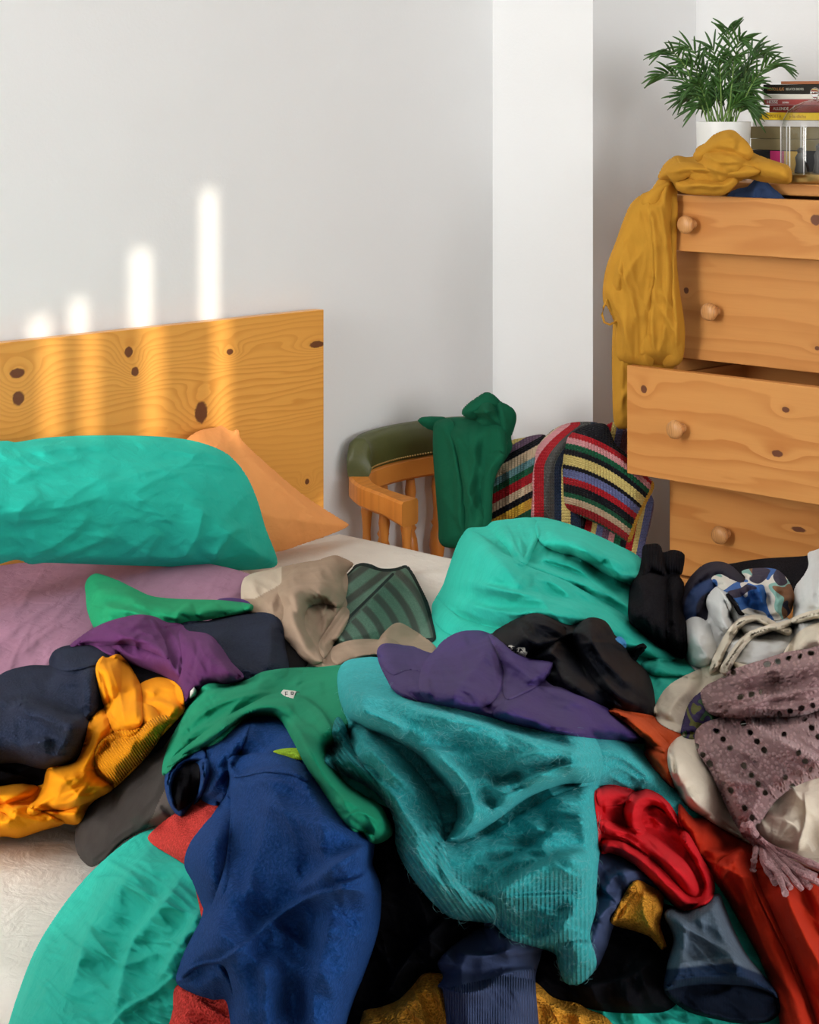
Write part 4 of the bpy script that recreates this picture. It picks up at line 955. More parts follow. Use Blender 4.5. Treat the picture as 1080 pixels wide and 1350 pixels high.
garment('t_shirt', PLUM, [dict(poly=[(92, 852), (110, 836), (135, 822), (165, 813), (185, 810), (205, 813), (220, 820), (238, 822), (250, 832), (275, 836), (290, 850), (305, 872), (322, 893), (300, 905), (262, 915), (243, 930), (235, 910), (222, 895), (200, 885), (170, 875), (140, 862), (118, 850)], th=.024, r=8,
    folds=[([(130, 840), (170, 835), (205, 850), (228, 880)], .010, 8, 12), ([(195, 812), (212, 835), (222, 860), (228, 900)], .012, 4, 7), ([(206, 812), (225, 832), (236, 858), (232, 905)], .010, 3, 5), ([(262, 838), (262, 860), (255, 900)], .014, 6, 8), ([(240, 826), (250, 850), (238, 880)], -.010, 5, 6), ([(275, 838), (295, 870), (305, 890)], .008, 8, 10), ([(150, 822), (180, 826), (200, 820)], .006, 4, 6)], wr=(.004, 18, 2.5, 50), seed=3),
    dict(poly=[(92, 852), (110, 836), (135, 822), (165, 813), (190, 811), (206, 818), (218, 842), (222, 868), (205, 862), (170, 850), (140, 851), (115, 850)], th=.012, r=5, wr=(.005, 16, 3, 10), seed=5),
    dict(poly=[(236, 832), (250, 832), (275, 836), (290, 850), (305, 872), (322, 893), (300, 903), (262, 912), (243, 930), (232, 910), (240, 880), (238, 850)], th=.016, r=6, folds=[([(262, 838), (258, 865), (248, 905)], -.012, 4, 4)], wr=(.005, 14, 3, 60), seed=6)],
    'plum purple T-shirt spread over the navy fleece jacket', 'T-shirt')
YEL = cloth('amber_jersey', (.88, .31, .005, 1), 'rib', .1, .88, .03)
garment('cardigan', YEL, [
    dict(poly=[(180, 905), (205, 893), (225, 896), (238, 906), (243, 925), (243, 938), (225, 958), (205, 975), (175, 960), (170, 930)], th=.016, r=8, folds=[([(185, 925), (215, 925), (240, 935)], .010, 4, 8)], wr=(.003, 14, 2, 20), mask=lambda x, y: x*0),
    dict(poly=[(-80, 1045), (0, 1036), (30, 1033), (48, 1036), (60, 1030), (62, 1014), (75, 1010), (100, 1003), (112, 975), (118, 950), (130, 938), (150, 925), (200, 930), (215, 960), (200, 990), (170, 1022), (150, 1040), (120, 1060), (104, 1086), (80, 1086), (55, 1095), (25, 1105), (5, 1103), (-80, 1110)], th=.022, r=8,
    folds=[([(0, 1060), (20, 1048), (45, 1040)], .012, 4, 6), ([(10, 1098), (15, 1070), (35, 1062), (60, 1068), (85, 1078)], .016, 4, 6), ([(20, 1066), (45, 1072), (70, 1082)], -.014, 5, 4), ([(62, 1015), (85, 1030), (105, 1050), (135, 1045)], .012, 6, 16), ([(120, 955), (115, 985), (95, 1015), (110, 1035)], .012, 8, 10), ([(140, 945), (145, 980), (125, 1010), (100, 1022)], -.008, 8, 10), ([(70, 1070), (110, 1072), (140, 1050)], .006, 5, 9)], wr=(.003, 26, 2, -20), mask=lambda x, y: x*0),
    dict(poly=[(133, 935), (150, 945), (158, 965), (140, 985), (125, 1000), (128, 1020), (150, 1038), (130, 1052), (105, 1062), (85, 1068), (60, 1068), (45, 1075), (35, 1068), (55, 1040), (62, 1015), (80, 1010), (100, 1003), (112, 985), (118, 955)], th=.018, r=8, wr=(.004, 18, 3, -50), mask=lambda x, y: x*0),
    dict(poly=[(-80, 1075), (0, 1070), (10, 1074), (14, 1066), (30, 1062), (50, 1068), (75, 1079), (85, 1086), (60, 1094), (25, 1104), (0, 1102), (-80, 1108)], th=.014, r=5, folds=[([(16, 1070), (40, 1076), (70, 1084)], -.010, 4, 4)], mask=lambda x, y: x*0),
    dict(poly=[(-80, 1042), (0, 1037), (35, 1034), (50, 1037), (42, 1050), (0, 1060), (-80, 1062)], th=.012, r=5, folds=[([(-20, 1050), (10, 1046), (40, 1042)], .006, 4, 4)], mask=lambda x, y: x*0),
    dict(poly=[(126, 885), (128, 873), (135, 865), (141, 867), (156, 862), (168, 872), (178, 888), (186, 905), (188, 935), (188, 955), (178, 968), (165, 972), (150, 965), (140, 940), (132, 915)], th=.030, r=8,
    folds=[([(142, 868), (152, 895), (160, 925), (164, 960)], .005, 2, 3, .02), ([(133, 880), (142, 915), (150, 950)], -.010, 6, 6), ([(172, 885), (180, 915), (180, 950)], .010, 6, 6)], wr=None, mask=lambda x, y: x*0),
    dict(poly=[(125, 1000), (128, 985), (138, 972), (158, 963), (176, 962), (190, 955), (205, 945), (218, 943), (226, 948), (215, 965), (205, 980), (190, 1000), (170, 1018), (155, 1033), (140, 1025), (130, 1015)], th=.018, r=8,
    folds=[([(130, 1005), (135, 990), (148, 984)], -.020, 5, 7, .1), ([(170, 996), (178, 975), (200, 955), (220, 945)], .008, 3, 4)], wr=None, uvf=rotuv(-35))],
    'amber yellow cardigan with ribbed cuff twisted over the navy fleece, lower left of the heap', 'cardigan')
# --- centre
REDT = cloth('red_terry', (.62, .045, .035, 1), 'terry', .2, .95, .08)
garment('towel', REDT, [dict(poly=[(195, 1103), (215, 1083), (240, 1066), (258, 1050), (290, 1060), (330, 1200), (330, 1400), (222, 1400), (228, 1330), (232, 1300), (262, 1290), (270, 1240), (255, 1160), (248, 1144), (228, 1130), (205, 1116)], th=.014, r=7, wr=(.003, 20, 2, 30))],
    'red terry towel peeking out on both sides below the royal blue fleece', 'towel')
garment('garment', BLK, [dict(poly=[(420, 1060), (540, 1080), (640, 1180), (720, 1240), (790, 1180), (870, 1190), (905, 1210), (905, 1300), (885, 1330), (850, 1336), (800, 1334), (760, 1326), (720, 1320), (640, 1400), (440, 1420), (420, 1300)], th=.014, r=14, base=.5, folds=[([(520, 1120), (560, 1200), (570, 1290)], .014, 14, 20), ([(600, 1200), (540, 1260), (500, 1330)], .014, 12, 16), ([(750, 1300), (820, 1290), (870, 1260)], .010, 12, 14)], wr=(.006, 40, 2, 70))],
    'black garment in the shade at the bottom of the heap, under the teal mohair jumper', 'clothes')
MUS = cloth('mustard_terry', (.62, .27, .02, 1), 'terry', .2, .95, .06)
garment('towel', MUS, [dict(poly=[(478, 1336), (500, 1328), (525, 1318), (545, 1298), (560, 1283), (600, 1285), (700, 1292), (730, 1315), (760, 1322), (775, 1330), (805, 1346), (830, 1400), (800, 1440), (480, 1440)], th=.016, r=7, folds=[([(545, 1300), (555, 1330), (560, 1370)], .012, 6, 8), ([(575, 1290), (580, 1320), (600, 1370)], .012, 6, 8), ([(705, 1300), (740, 1330), (780, 1340)], .010, 5, 7)], wr=(.004, 22, 2, 60))],
    'mustard terry towel at the bottom edge, on both sides of the slate blue cuff', 'towel')
SLT = cloth('slate_sweat', (.050, .072, .155, 1), 'rib', .15, .92, .05)
garment('sweatshirt', SLT, [
    dict(poly=[(640, 1180), (740, 1130), (790, 1120), (820, 1122), (848, 1136), (870, 1158), (865, 1168), (840, 1175), (820, 1200), (808, 1225), (798, 1255), (780, 1280), (740, 1250), (660, 1260)], th=.020, r=9, folds=[([(795, 1180), (815, 1150), (850, 1150)], .016, 6, 9), ([(785, 1215), (805, 1195), (815, 1205)], .014, 5, 6), ([(800, 1140), (790, 1170), (785, 1210)], -.010, 5, 6)], wr=(.005, 18, 2, 60), mask=lambda x, y: x*0),
    dict(poly=[(577, 1270), (590, 1252), (612, 1236), (640, 1222), (690, 1232), (714, 1246), (713, 1262), (706, 1290), (706, 1440), (600, 1440), (588, 1340), (583, 1305), (577, 1300), (584, 1288)], th=.030, r=12, folds=[([(578, 1300), (610, 1308), (640, 1302), (665, 1282), (705, 1278)], .008, 3, 12, .02), ([(600, 1255), (640, 1260), (680, 1250)], .008, 12, 12)], wr=None, mask=lambda x, y: np.where(y > 1305-(x-580)*.22, 1., 0))],
    'slate blue sweatshirt whose ribbed cuff hangs out at the bottom centre', 'sweatshirt')
garment('towel', MUS, [dict(poly=[(806, 1217), (815, 1195), (828, 1170), (840, 1160), (855, 1166), (874, 1178), (874, 1200), (871, 1220), (879, 1247), (872, 1252), (858, 1236), (838, 1228)], th=.020, r=6, folds=[([(850, 1170), (848, 1200), (865, 1235)], .010, 6, 8), ([(871, 1180), (862, 1210), (872, 1245)], .006, 3, 6)])],
    'small mustard yellow terry cloth between the slate sleeve and the jeans', 'towel')
FLC = (.006, .052, .21, 1)
FLE = cloth('royal_blue_fleece', FLC, 'fleece', .3, .95, .08)
FL2 = [dict(poly=[(217, 1035), (220, 1015), (232, 1000), (252, 988), (268, 975), (285, 960), (310, 945), (345, 935), (385, 950), (405, 980), (430, 1020), (455, 1070), (485, 1095), (494, 1105), (493, 1125), (492, 1140), (500, 1160), (503, 1178), (501, 1215), (494, 1245), (480, 1285), (466, 1320), (455, 1360), (450, 1440), (318, 1440), (305, 1360), (298, 1320), (280, 1318), (255, 1310), (234, 1298), (233, 1283), (245, 1250), (268, 1200), (255, 1165), (243, 1140), (250, 1112), (270, 1085), (290, 1060), (262, 1052), (240, 1076), (224, 1062)],
    th=.034, r=12, base=.6,
    folds=[([(232, 1290), (262, 1272), (292, 1266), (330, 1240), (370, 1205), (410, 1182), (455, 1172), (501, 1178)], .012, 3.2, 5, .03), ([(232, 1286), (262, 1268), (292, 1262), (330, 1236), (370, 1201), (410, 1178), (455, 1168), (501, 1174)], -.004, 14, 3, .03),
           ([(283, 1270), (298, 1290), (308, 1320), (312, 1350)], .014, 4, 7), ([(300, 1020), (322, 1022), (345, 1012), (370, 1010), (400, 1022), (410, 1040)], .012, 4, 9, .05), ([(303, 1000), (300, 1022)], .006, 3, 4), ([(303, 996), (350, 995), (385, 1002)], .004, 3, 3),
           ([(335, 945), (322, 975), (318, 995)], .014, 5, 8), ([(310, 950), (275, 990), (262, 1030)], .016, 7, 10), ([(325, 965), (300, 990), (292, 1030), (270, 1045)], -.012, 6, 7), ([(295, 1045), (280, 1080), (262, 1110), (262, 1160), (275, 1195)], .014, 9, 16), ([(305, 1040), (308, 1100), (305, 1180)], -.010, 14, 20),
           ([(490, 1110), (440, 1135), (390, 1175)], .010, 14, 16), ([(495, 1140), (470, 1160), (440, 1168)], .008, 9, 9), ([(330, 1050), (390, 1070), (450, 1110)], .006, 22, 26), ([(350, 1260), (345, 1330), (350, 1400)], .010, 18, 20), ([(243, 1016), (240, 1035), (240, 1058)], -.05, 12, 12, .3), ([(440, 1200), (420, 1280), (410, 1380)], .008, 22, 24)],
    wr=(.004, 60, 2, 60), seed=6),
  dict(poly=[(262, 1050), (268, 1020), (282, 988), (306, 958), (330, 948), (320, 985), (304, 1015), (298, 1045), (285, 1062)], th=.016, r=8, rnd=1.6, wr=(.004, 20, 3, -60)),
  dict(poly=[(246, 1140), (252, 1112), (272, 1085), (298, 1050), (306, 1060), (304, 1110), (298, 1170), (276, 1205), (268, 1198), (255, 1165)], th=.014, r=9, rnd=1.6),
  dict(poly=[(302, 1010), (318, 1016), (350, 1010), (382, 1012), (405, 1024), (430, 1045), (455, 1075), (485, 1095), (494, 1105), (493, 1125), (492, 1140), (500, 1160), (503, 1178), (501, 1215), (494, 1245), (480, 1285), (466, 1320), (455, 1360), (450, 1440), (318, 1440), (312, 1360), (305, 1300), (292, 1272), (262, 1276), (240, 1290), (240, 1275), (255, 1235), (280, 1190), (298, 1130), (304, 1060)], th=.022, r=9, rnd=1.5,
    folds=[([(236, 1292), (262, 1272), (292, 1266), (330, 1240), (370, 1205), (410, 1182), (455, 1172), (501, 1178)], .010, 3, 3.4, .02), ([(292, 1268), (303, 1295), (312, 1350)], .016, 5, 10), ([(303, 1032), (340, 1024), (375, 1028), (408, 1045)], -.005, 2, 3, .05), ([(490, 1112), (440, 1140), (390, 1178)], .012, 12, 18), ([(495, 1145), (470, 1160), (440, 1168)], .010, 7, 9), ([(360, 1040), (345, 1110), (320, 1200)], .008, 20, 24), ([(440, 1200), (420, 1280), (400, 1380)], .010, 20, 26), ([(350, 1250), (352, 1330), (360, 1400)], .010, 16, 20)], wr=(.004, 50, 3, 70), seed=8),
  dict(poly=[(217, 1035), (220, 1015), (232, 1001), (250, 992), (268, 986), (272, 1000), (258, 1003), (246, 1006), (236, 1014), (229, 1028), (227, 1046), (232, 1066), (224, 1060)], th=.030, r=6, rnd=1.6),
  dict(poly=[(262, 1005), (274, 1000), (276, 1020), (268, 1045), (262, 1056), (255, 1060), (262, 1040), (264, 1022)], th=.028, r=5),
  dict(poly=[(303, 1022), (302, 1000), (318, 995), (350, 993), (385, 998), (402, 1010), (408, 1030), (385, 1022), (350, 1018), (320, 1024)], th=.008, r=3, hem=(4, .001))]
garment('fleece_jacket', FLE, FL2, 'royal blue fleece jacket hanging down the front of the heap, with stitched seams', 'fleece jacket')
fj = bpy.data.objects['fleece_jacket.001']
garment('sleeve_inside', BLK, [dict(poly=[(228, 1045), (230, 1028), (238, 1015), (248, 1008), (260, 1006), (264, 1020), (262, 1040), (254, 1056), (245, 1064), (233, 1068)], th=.002, r=4, base=0, noupdate=True)], label='black inside of the sleeve opening', parent=fj)  # black sheet set into the sleeve opening
garment('cloth_scrap', cloth('lime_cloth', (.30, .50, .02, 1), 'terry', .1), [dict(poly=[(360, 991), (372, 987), (390, 986), (404, 990), (408, 1000), (395, 1002), (378, 997)], th=.012, r=4)], 'small lime green scrap between the royal blue fleece and the green T-shirt', 'cloth')
GRN = cloth('green_tee_jersey', (.008, .27, .14, 1), 'jersey', .2, .88, .05)
garment('t_shirt', GRN, [dict(poly=[(214, 1022), (216, 1000), (226, 972), (240, 946), (254, 922), (268, 904), (282, 900), (300, 902), (325, 896), (345, 886), (375, 881), (420, 879), (460, 878), (475, 900), (470, 950), (450, 975), (436, 985), (438, 1008), (455, 1030), (480, 1048), (502, 1062), (510, 1075), (518, 1098), (500, 1112), (488, 1110), (478, 1098), (466, 1096), (455, 1085), (438, 1062), (420, 1035), (402, 1008), (385, 975), (368, 948), (350, 944), (325, 948), (308, 962), (290, 978), (262, 990), (240, 1002), (226, 1015)], th=.024, r=8, base=.8,
    folds=[([(222, 1005), (240, 965), (275, 935), (330, 915), (370, 912)], .014, 4, 9), ([(232, 990), (262, 962), (310, 945), (345, 930), (390, 930)], .012, 5, 8), ([(248, 945), (275, 915), (320, 905), (360, 895)], .012, 5, 8), ([(345, 922), (390, 918), (420, 935), (438, 965), (436, 985)], .018, 8, 6), ([(395, 945), (425, 960), (432, 975)], -.012, 4, 4), ([(368, 948), (395, 965), (425, 1010), (450, 1045), (480, 1075)], .014, 5, 8), ([(455, 1080), (475, 1070), (505, 1085)], .008, 2.5, 3.5, .05), ([(400, 890), (390, 905), (430, 900)], .006, 8, 8)], wr=(.006, 22, 3.5, -25), seed=8),
    dict(poly=[(335, 925), (360, 915), (395, 916), (420, 930), (438, 955), (440, 975), (430, 985), (436, 1000), (455, 1030), (480, 1048), (502, 1062), (518, 1098), (500, 1112), (488, 1110), (478, 1098), (455, 1085), (438, 1062), (420, 1035), (402, 1008), (385, 975), (368, 948), (348, 941), (325, 946), (300, 962), (270, 985), (240, 1000), (220, 1012), (226, 1000), (250, 980), (290, 950)], th=.016, r=6,
        folds=[([(240, 995), (290, 962), (340, 932), (390, 928)], .010, 6, 8), ([(395, 948), (415, 958), (432, 975)], -.012, 4, 4), ([(455, 1080), (475, 1070), (505, 1085)], .006, 2.5, 3.5, .05), ([(380, 945), (410, 990), (445, 1040), (485, 1072)], .010, 7, 9)], wr=(.004, 16, 4, 50), seed=4)],
    'emerald green T-shirt with a white neck label, draped over the royal blue fleece', 'T-shirt')
gt = bpy.data.objects['t_shirt.001']
TAGM = cloth('white_label', (.75, .74, .70, 1), 'plain', 0, .7, .02)
q = garment('neck_label', TAGM, [dict(poly=[(370, 914), (373, 909), (391, 911), (388, 918), (387, 921), (376, 918)], th=.006, r=2, sm=False, lift=.002, base=.9)], parent=gt, label='white neck label')
garment('neck_label', TAGM, [dict(poly=[(250, 921), (251, 911), (256, 905), (261, 912), (259, 918)], th=.010, r=2, sm=False, base=.9)], parent=gt, label='small white side label')
ROTC = Matrix(((RX, 0, -FX), (RY, 0, -FY), (0, 1, 0)))
_z = float(bil(ZM, np.array([374.]), np.array([916.]))[0])+.006
text('E RC', .0075, plain('label_print', (.05, .05, .05, 1), .7), gt, Vector(pt(375, 915.5, dz(915.5, _z)-.006)), ROTC)
# --- mohair jumper
MOC = (.020, .34, .36, 1)
MOH = cloth('teal_mohair', MOC, 'mohair', .7, .95, .08)
ribm = lambda x, y: np.clip((y-1135-np.abs(x-640)*.05)/55, 0, 1)*.9
MOHp = [
 dict(poly=[(740, 962), (770, 968), (810, 972), (842, 985), (865, 1008), (885, 1030), (905, 1065), (925, 1100), (880, 1080), (850, 1052), (800, 1036), (760, 1040)], th=.022, r=10, folds=[([(780, 985), (830, 1000), (870, 1035)], .010, 8, 10)], wr=(.005, 22, 3, 30), mask=lambda x, y: x*0),
 dict(poly=[(441, 950), (446, 945), (452, 950), (465, 975), (490, 1000), (530, 1040), (560, 1080), (560, 1120), (600, 1180), (640, 1210), (600, 1212), (572, 1192), (545, 1160), (528, 1132), (521, 1110), (520, 1085), (510, 1062), (488, 1040), (458, 1024), (436, 1012), (428, 1003), (432, 990), (440, 980), (438, 965)], th=.022, r=8, folds=[([(445, 990), (480, 1015), (515, 1050), (530, 1080)], .010, 6, 9)], wr=(.004, 16, 3, 45), uvf=rotuv(-40), mask=lambda x, y: x*0+.8),
 dict(poly=[(445, 905), (446, 885), (455, 872), (475, 867), (496, 866), (515, 870), (560, 885), (620, 900), (700, 925), (770, 955), (785, 972), (794, 995), (793, 1022), (790, 1036), (794, 1060), (794, 1100), (788, 1150), (786, 1200), (778, 1232), (786, 1262), (786, 1275), (776, 1290), (762, 1298), (746, 1296), (738, 1280), (732, 1258), (716, 1250), (690, 1244), (668, 1236), (650, 1218), (620, 1214), (590, 1206), (565, 1185), (548, 1160), (534, 1135), (530, 1110), (560, 1090), (540, 1060), (500, 1020), (470, 995), (462, 960), (452, 935)],
   th=.018, r=10, base=.75, rnd=1.6, folds=[([(700, 1240), (735, 1230), (752, 1210), (770, 1180)], .016, 10, 14), ([(735, 1262), (755, 1240), (782, 1240)], -.014, 5, 8, .05)], wr=(.004, 30, 2, 25), seed=10, mask=ribm),
 dict(poly=[(575, 1112), (600, 1112), (650, 1095), (700, 1065), (750, 1043), (788, 1036), (794, 1060), (794, 1100), (788, 1150), (786, 1200), (778, 1232), (786, 1262), (784, 1280), (766, 1297), (746, 1296), (738, 1280), (732, 1258), (690, 1244), (668, 1236), (650, 1218), (625, 1205), (600, 1185), (580, 1150)],
   th=.024, r=14, rnd=1.6, folds=[([(620, 1135), (670, 1130), (715, 1100), (740, 1070)], -.020, 16, 18), ([(640, 1190), (680, 1160), (740, 1130), (780, 1120)], .016, 14, 20), ([(735, 1262), (755, 1240), (782, 1240)], -.018, 6, 9, .05), ([(765, 1060), (775, 1120), (768, 1200)], .012, 12, 12), ([(700, 1238), (735, 1228), (755, 1200)], .010, 9, 12)], wr=(.006, 34, 2.5, 15), seed=11, mask=ribm),
 dict(poly=[(462, 950), (500, 972), (535, 1000), (568, 1040), (584, 1080), (588, 1120), (600, 1155), (622, 1176), (650, 1190), (652, 1215), (620, 1214), (590, 1206), (565, 1185), (548, 1160), (534, 1135), (528, 1105), (522, 1075), (500, 1035), (472, 1000), (462, 975)],
   th=.022, r=11, rnd=1.6, wr=(.004, 20, 4, 55), seed=12, uvf=rotuv(-35), mask=lambda x, y: np.clip((y-1060)/60, 0, 1)),
 dict(poly=[(445, 905), (446, 885), (455, 872), (475, 867), (496, 866), (515, 870), (560, 885), (620, 900), (700, 925), (770, 955), (785, 972), (794, 995), (793, 1022), (782, 1031), (740, 1035), (700, 1050), (660, 1078), (630, 1098), (605, 1108), (588, 1108), (596, 1094), (603, 1075), (598, 1052), (575, 1022), (548, 992), (518, 975), (488, 962), (462, 948), (450, 930)],
   th=.032, r=9, base=.7, rnd=1.6, folds=[([(458, 905), (500, 915), (560, 935), (620, 950), (700, 975), (780, 1000)], .020, 26, 18, .08), ([(560, 985), (600, 1015), (622, 1050), (620, 1080), (604, 1100)], .018, 12, 16, .2), ([(640, 1040), (690, 1030), (740, 1012), (785, 1010)], .012, 16, 14), ([(640, 1075), (660, 1050), (700, 1032)], -.014, 10, 12), ([(470, 930), (505, 945), (540, 965)], .008, 12, 14)], wr=(.006, 36, 2.5, 22), seed=13, mask=lambda x, y: x*0)]
garment('mohair_jumper', MOH, MOHp, 'fluffy teal mohair jumper with ribbed hem spread over the middle of the heap', 'jumper')
FUZ = cloth('mohair_hair', (.25, .62, .64, 1), 'plain', .5, .9, .1)
mo = bpy.data.objects['mohair_jumper']
def fuzz():
    me = mo.data; n = len(me.vertices); co = np.zeros(n*3); me.vertices.foreach_get('co', co); co = co.reshape(-1, 3)+np.array(mo.location)
    no = np.zeros(n*3); me.vertex_normals.foreach_get('vector', no); no = no.reshape(-1, 3)
    toc = np.array([0, 0, CH])-co; f = (no*toc).sum(1)/np.linalg.norm(toc, axis=1); ids = np.nonzero(f > .05)[0]
    rs = np.random.RandomState(4); pick = rs.choice(ids, 5500, replace=True); V = []; Fc = []
    for k, i in enumerate(pick):
        p = co[i]; nn = no[i]; t = rs.randn(3); t -= nn*(t@nn); t /= np.linalg.norm(t)+1e-9; L = rs.uniform(.003, .009)*(2. if rs.rand() < .06 else 1)
        v = toc[i]/np.linalg.norm(toc[i]); s = np.cross(t, v); s /= np.linalg.norm(s)+1e-9; w = .0001; b = len(V)
        for q, (u, h) in enumerate(((0, 0), (.4, .28), (.75, .36), (1., .30))):
            c_ = p+t*L*u+nn*L*h*rs.uniform(.7, 1.2); V += [c_-s*w*(1-u*.7), c_+s*w*(1-u*.7)]
        Fc += [(b, b+1, b+3, b+2), (b+2, b+3, b+5, b+4), (b+4, b+5, b+7, b+6)]
    return V, Fc
V_, F_ = fuzz()
fz = link('fuzz', V_, F_, FUZ, mo); fz['kind'] = 'stuff'
# --- black tee, purple top
def teex(m, c, b, o, u):
    n = m.noise(u, 190, 2, .5, 1.); k = m.math('MULTIPLY', m.attr('mask'), m.rng(n, .47, .50)); return m.mix(k, c, (.55, .53, .48, 1)), b
BT = cloth('black_printed_jersey', (.004, .005, .009, 1), 'jersey', .0, .6, .1, teex)
teem = lambda x, y: 1.*(((x-672)/9.)**2+((y-857)/6.)**2 < 1)+1.*(((x-688)/8.)**2+((y-861)/8.)**2 < 1)
garment('t_shirt', BT, [dict(poly=[(640, 842), (655, 832), (672, 820), (690, 812), (705, 808), (722, 812), (738, 820), (755, 824), (772, 816), (785, 814), (800, 820), (808, 835), (822, 850), (836, 868), (852, 885), (860, 905), (864, 925), (862, 945), (840, 950), (800, 940), (740, 925), (690, 890), (655, 870)], th=.035, r=12, base=.7,
    folds=[([(700, 812), (708, 835), (725, 845), (760, 832), (785, 822)], .014, 8, 8), ([(775, 830), (782, 850), (800, 870), (830, 895), (850, 920)], .016, 7, 12), ([(718, 845), (735, 870), (760, 895), (800, 915)], .012, 8, 12), ([(785, 818), (800, 830), (806, 842)], -.012, 4, 5), ([(745, 868), (760, 895), (790, 925)], .010, 5, 8), ([(700, 850), (722, 842), (742, 850)], .012, 6, 8), ([(810, 870), (830, 905), (845, 935)], -.008, 6, 8)], wr=[(.007, 24, 2.5, 40)], seed=15,
    mask=teem),
    dict(poly=[(645, 840), (672, 820), (700, 809), (720, 812), (740, 822), (746, 838), (725, 850), (705, 865), (690, 872), (665, 862)], th=.014, r=6, wr=(.005, 16, 3, 30), mask=teem),
    dict(poly=[(757, 830), (772, 816), (785, 814), (800, 820), (812, 838), (836, 868), (856, 890), (864, 925), (858, 944), (830, 940), (800, 925), (778, 900), (766, 875), (756, 850)], th=.022, r=8, folds=[([(775, 828), (782, 850), (800, 872), (835, 905)], .012, 5, 9), ([(785, 822), (800, 832), (806, 842)], -.012, 4, 4), ([(790, 890), (815, 915), (845, 932)], .010, 6, 9)], wr=(.006, 20, 3, 48), seed=5, mask=lambda x, y: x*0),
    dict(poly=[(700, 868), (722, 850), (745, 848), (765, 872), (790, 905), (820, 932), (790, 930), (745, 905), (728, 875)], th=.012, r=6, wr=(.006, 14, 4, 45), seed=6, mask=lambda x, y: x*0)],
    'black T-shirt with a small white print, between the duvet and the violet top', 'T-shirt')
bt = bpy.data.objects['t_shirt.002']
garment('strap', BLK, [dict(poly=[(830, 862), (838, 852), (848, 848), (853, 852), (850, 858), (842, 866), (838, 872)], th=.014, r=3, base=.5)], label='short black fabric loop', parent=bt)
garment('wristband', cloth('blue_cloth', (.08, .32, .70, 1), 'plain', .1), [dict(poly=[(811, 842), (815, 839), (822, 841), (826, 848), (825, 855), (820, 850), (814, 846)], th=.008, r=3)], 'small light blue band behind the black T-shirt on the duvet', 'band')
VIO = cloth('violet_jersey_top', (.058, .034, .150, 1), 'jersey', .1, .68, .05)
garment('long_sleeve_top', VIO, [
    dict(poly=[(825, 945), (850, 946), (868, 950), (882, 958), (886, 968), (880, 978), (850, 980), (820, 975)], th=.014, r=7, wr=(.004, 12, 2, 0)),
    dict(poly=[(497, 860), (500, 852), (508, 848), (525, 850), (545, 852), (560, 858), (572, 860), (580, 848), (594, 838), (612, 832), (632, 831), (648, 836), (662, 846), (675, 858), (695, 868), (728, 873), (728, 882), (720, 895), (732, 905), (760, 915), (790, 928), (812, 940), (832, 955), (848, 972), (840, 980), (815, 976), (780, 970), (740, 968), (700, 960), (655, 948), (625, 940), (600, 934), (570, 928), (540, 922), (520, 912), (508, 892), (500, 875)], th=.018, r=9, base=.75,
    folds=[([(580, 920), (575, 885), (588, 855), (615, 838), (645, 842)], .012, 8, 12), ([(640, 838), (655, 865), (662, 895), (650, 925)], .016, 6, 10), ([(665, 870), (690, 885), (704, 900), (690, 915), (660, 925)], .016, 6, 6), ([(728, 875), (716, 890), (712, 902)], .012, 4, 6), ([(650, 935), (680, 915), (712, 905), (740, 915), (780, 935), (830, 962)], .016, 6, 9, .1), ([(505, 855), (530, 865), (560, 885), (572, 905)], -.014, 6, 7), ([(515, 880), (540, 892), (560, 915)], .012, 5, 6), ([(572, 862), (566, 890), (575, 920)], -.014, 5, 5), ([(655, 900), (640, 925), (645, 945)], -.016, 6, 6), ([(668, 872), (680, 900), (672, 915)], -.010, 4, 5), ([(735, 925), (770, 945), (800, 962)], .010, 6, 8)], wr=[(.006, 24, 2.5, 35)], seed=19),
    dict(poly=[(497, 860), (500, 852), (508, 848), (530, 850), (560, 858), (575, 866), (572, 880), (560, 886), (540, 883), (520, 890), (510, 885), (500, 873)], th=.016, r=6, wr=(.004, 14, 2.5, 20)),
    dict(poly=[(650, 938), (672, 918), (700, 906), (735, 905), (760, 915), (790, 928), (815, 941), (848, 972), (815, 976), (740, 968), (690, 958), (655, 948)], th=.016, r=6, wr=(.005, 18, 3, 22), seed=3),
    dict(poly=[(552, 905), (556, 880), (568, 862), (585, 845), (600, 835), (618, 831), (640, 834), (652, 850), (662, 875), (664, 900), (655, 920), (640, 932), (620, 936), (595, 932), (570, 928), (556, 918)], th=.016, r=14, folds=[([(566, 922), (566, 885), (588, 852), (618, 834)], .012, 6, 16, .1), ([(656, 926), (663, 897), (656, 868), (640, 838)], .014, 7, 16, .1), ([(598, 930), (606, 902), (632, 876), (645, 850)], .012, 5, 12), ([(578, 868), (600, 855), (625, 850)], -.012, 4, 6)], wr=(.006, 18, 3.5, 55), seed=5),
    dict(poly=[(645, 838), (662, 846), (678, 860), (700, 868), (728, 873), (727, 884), (720, 896), (708, 905), (690, 915), (668, 922), (662, 905), (664, 885), (655, 860)], th=.012, r=4, folds=[([(668, 860), (690, 885), (712, 900)], .010, 5, 8)], wr=(.004, 14, 3, 30), seed=6)],
    'violet long sleeved top lying across the upper edge of the teal mohair jumper', 'top')
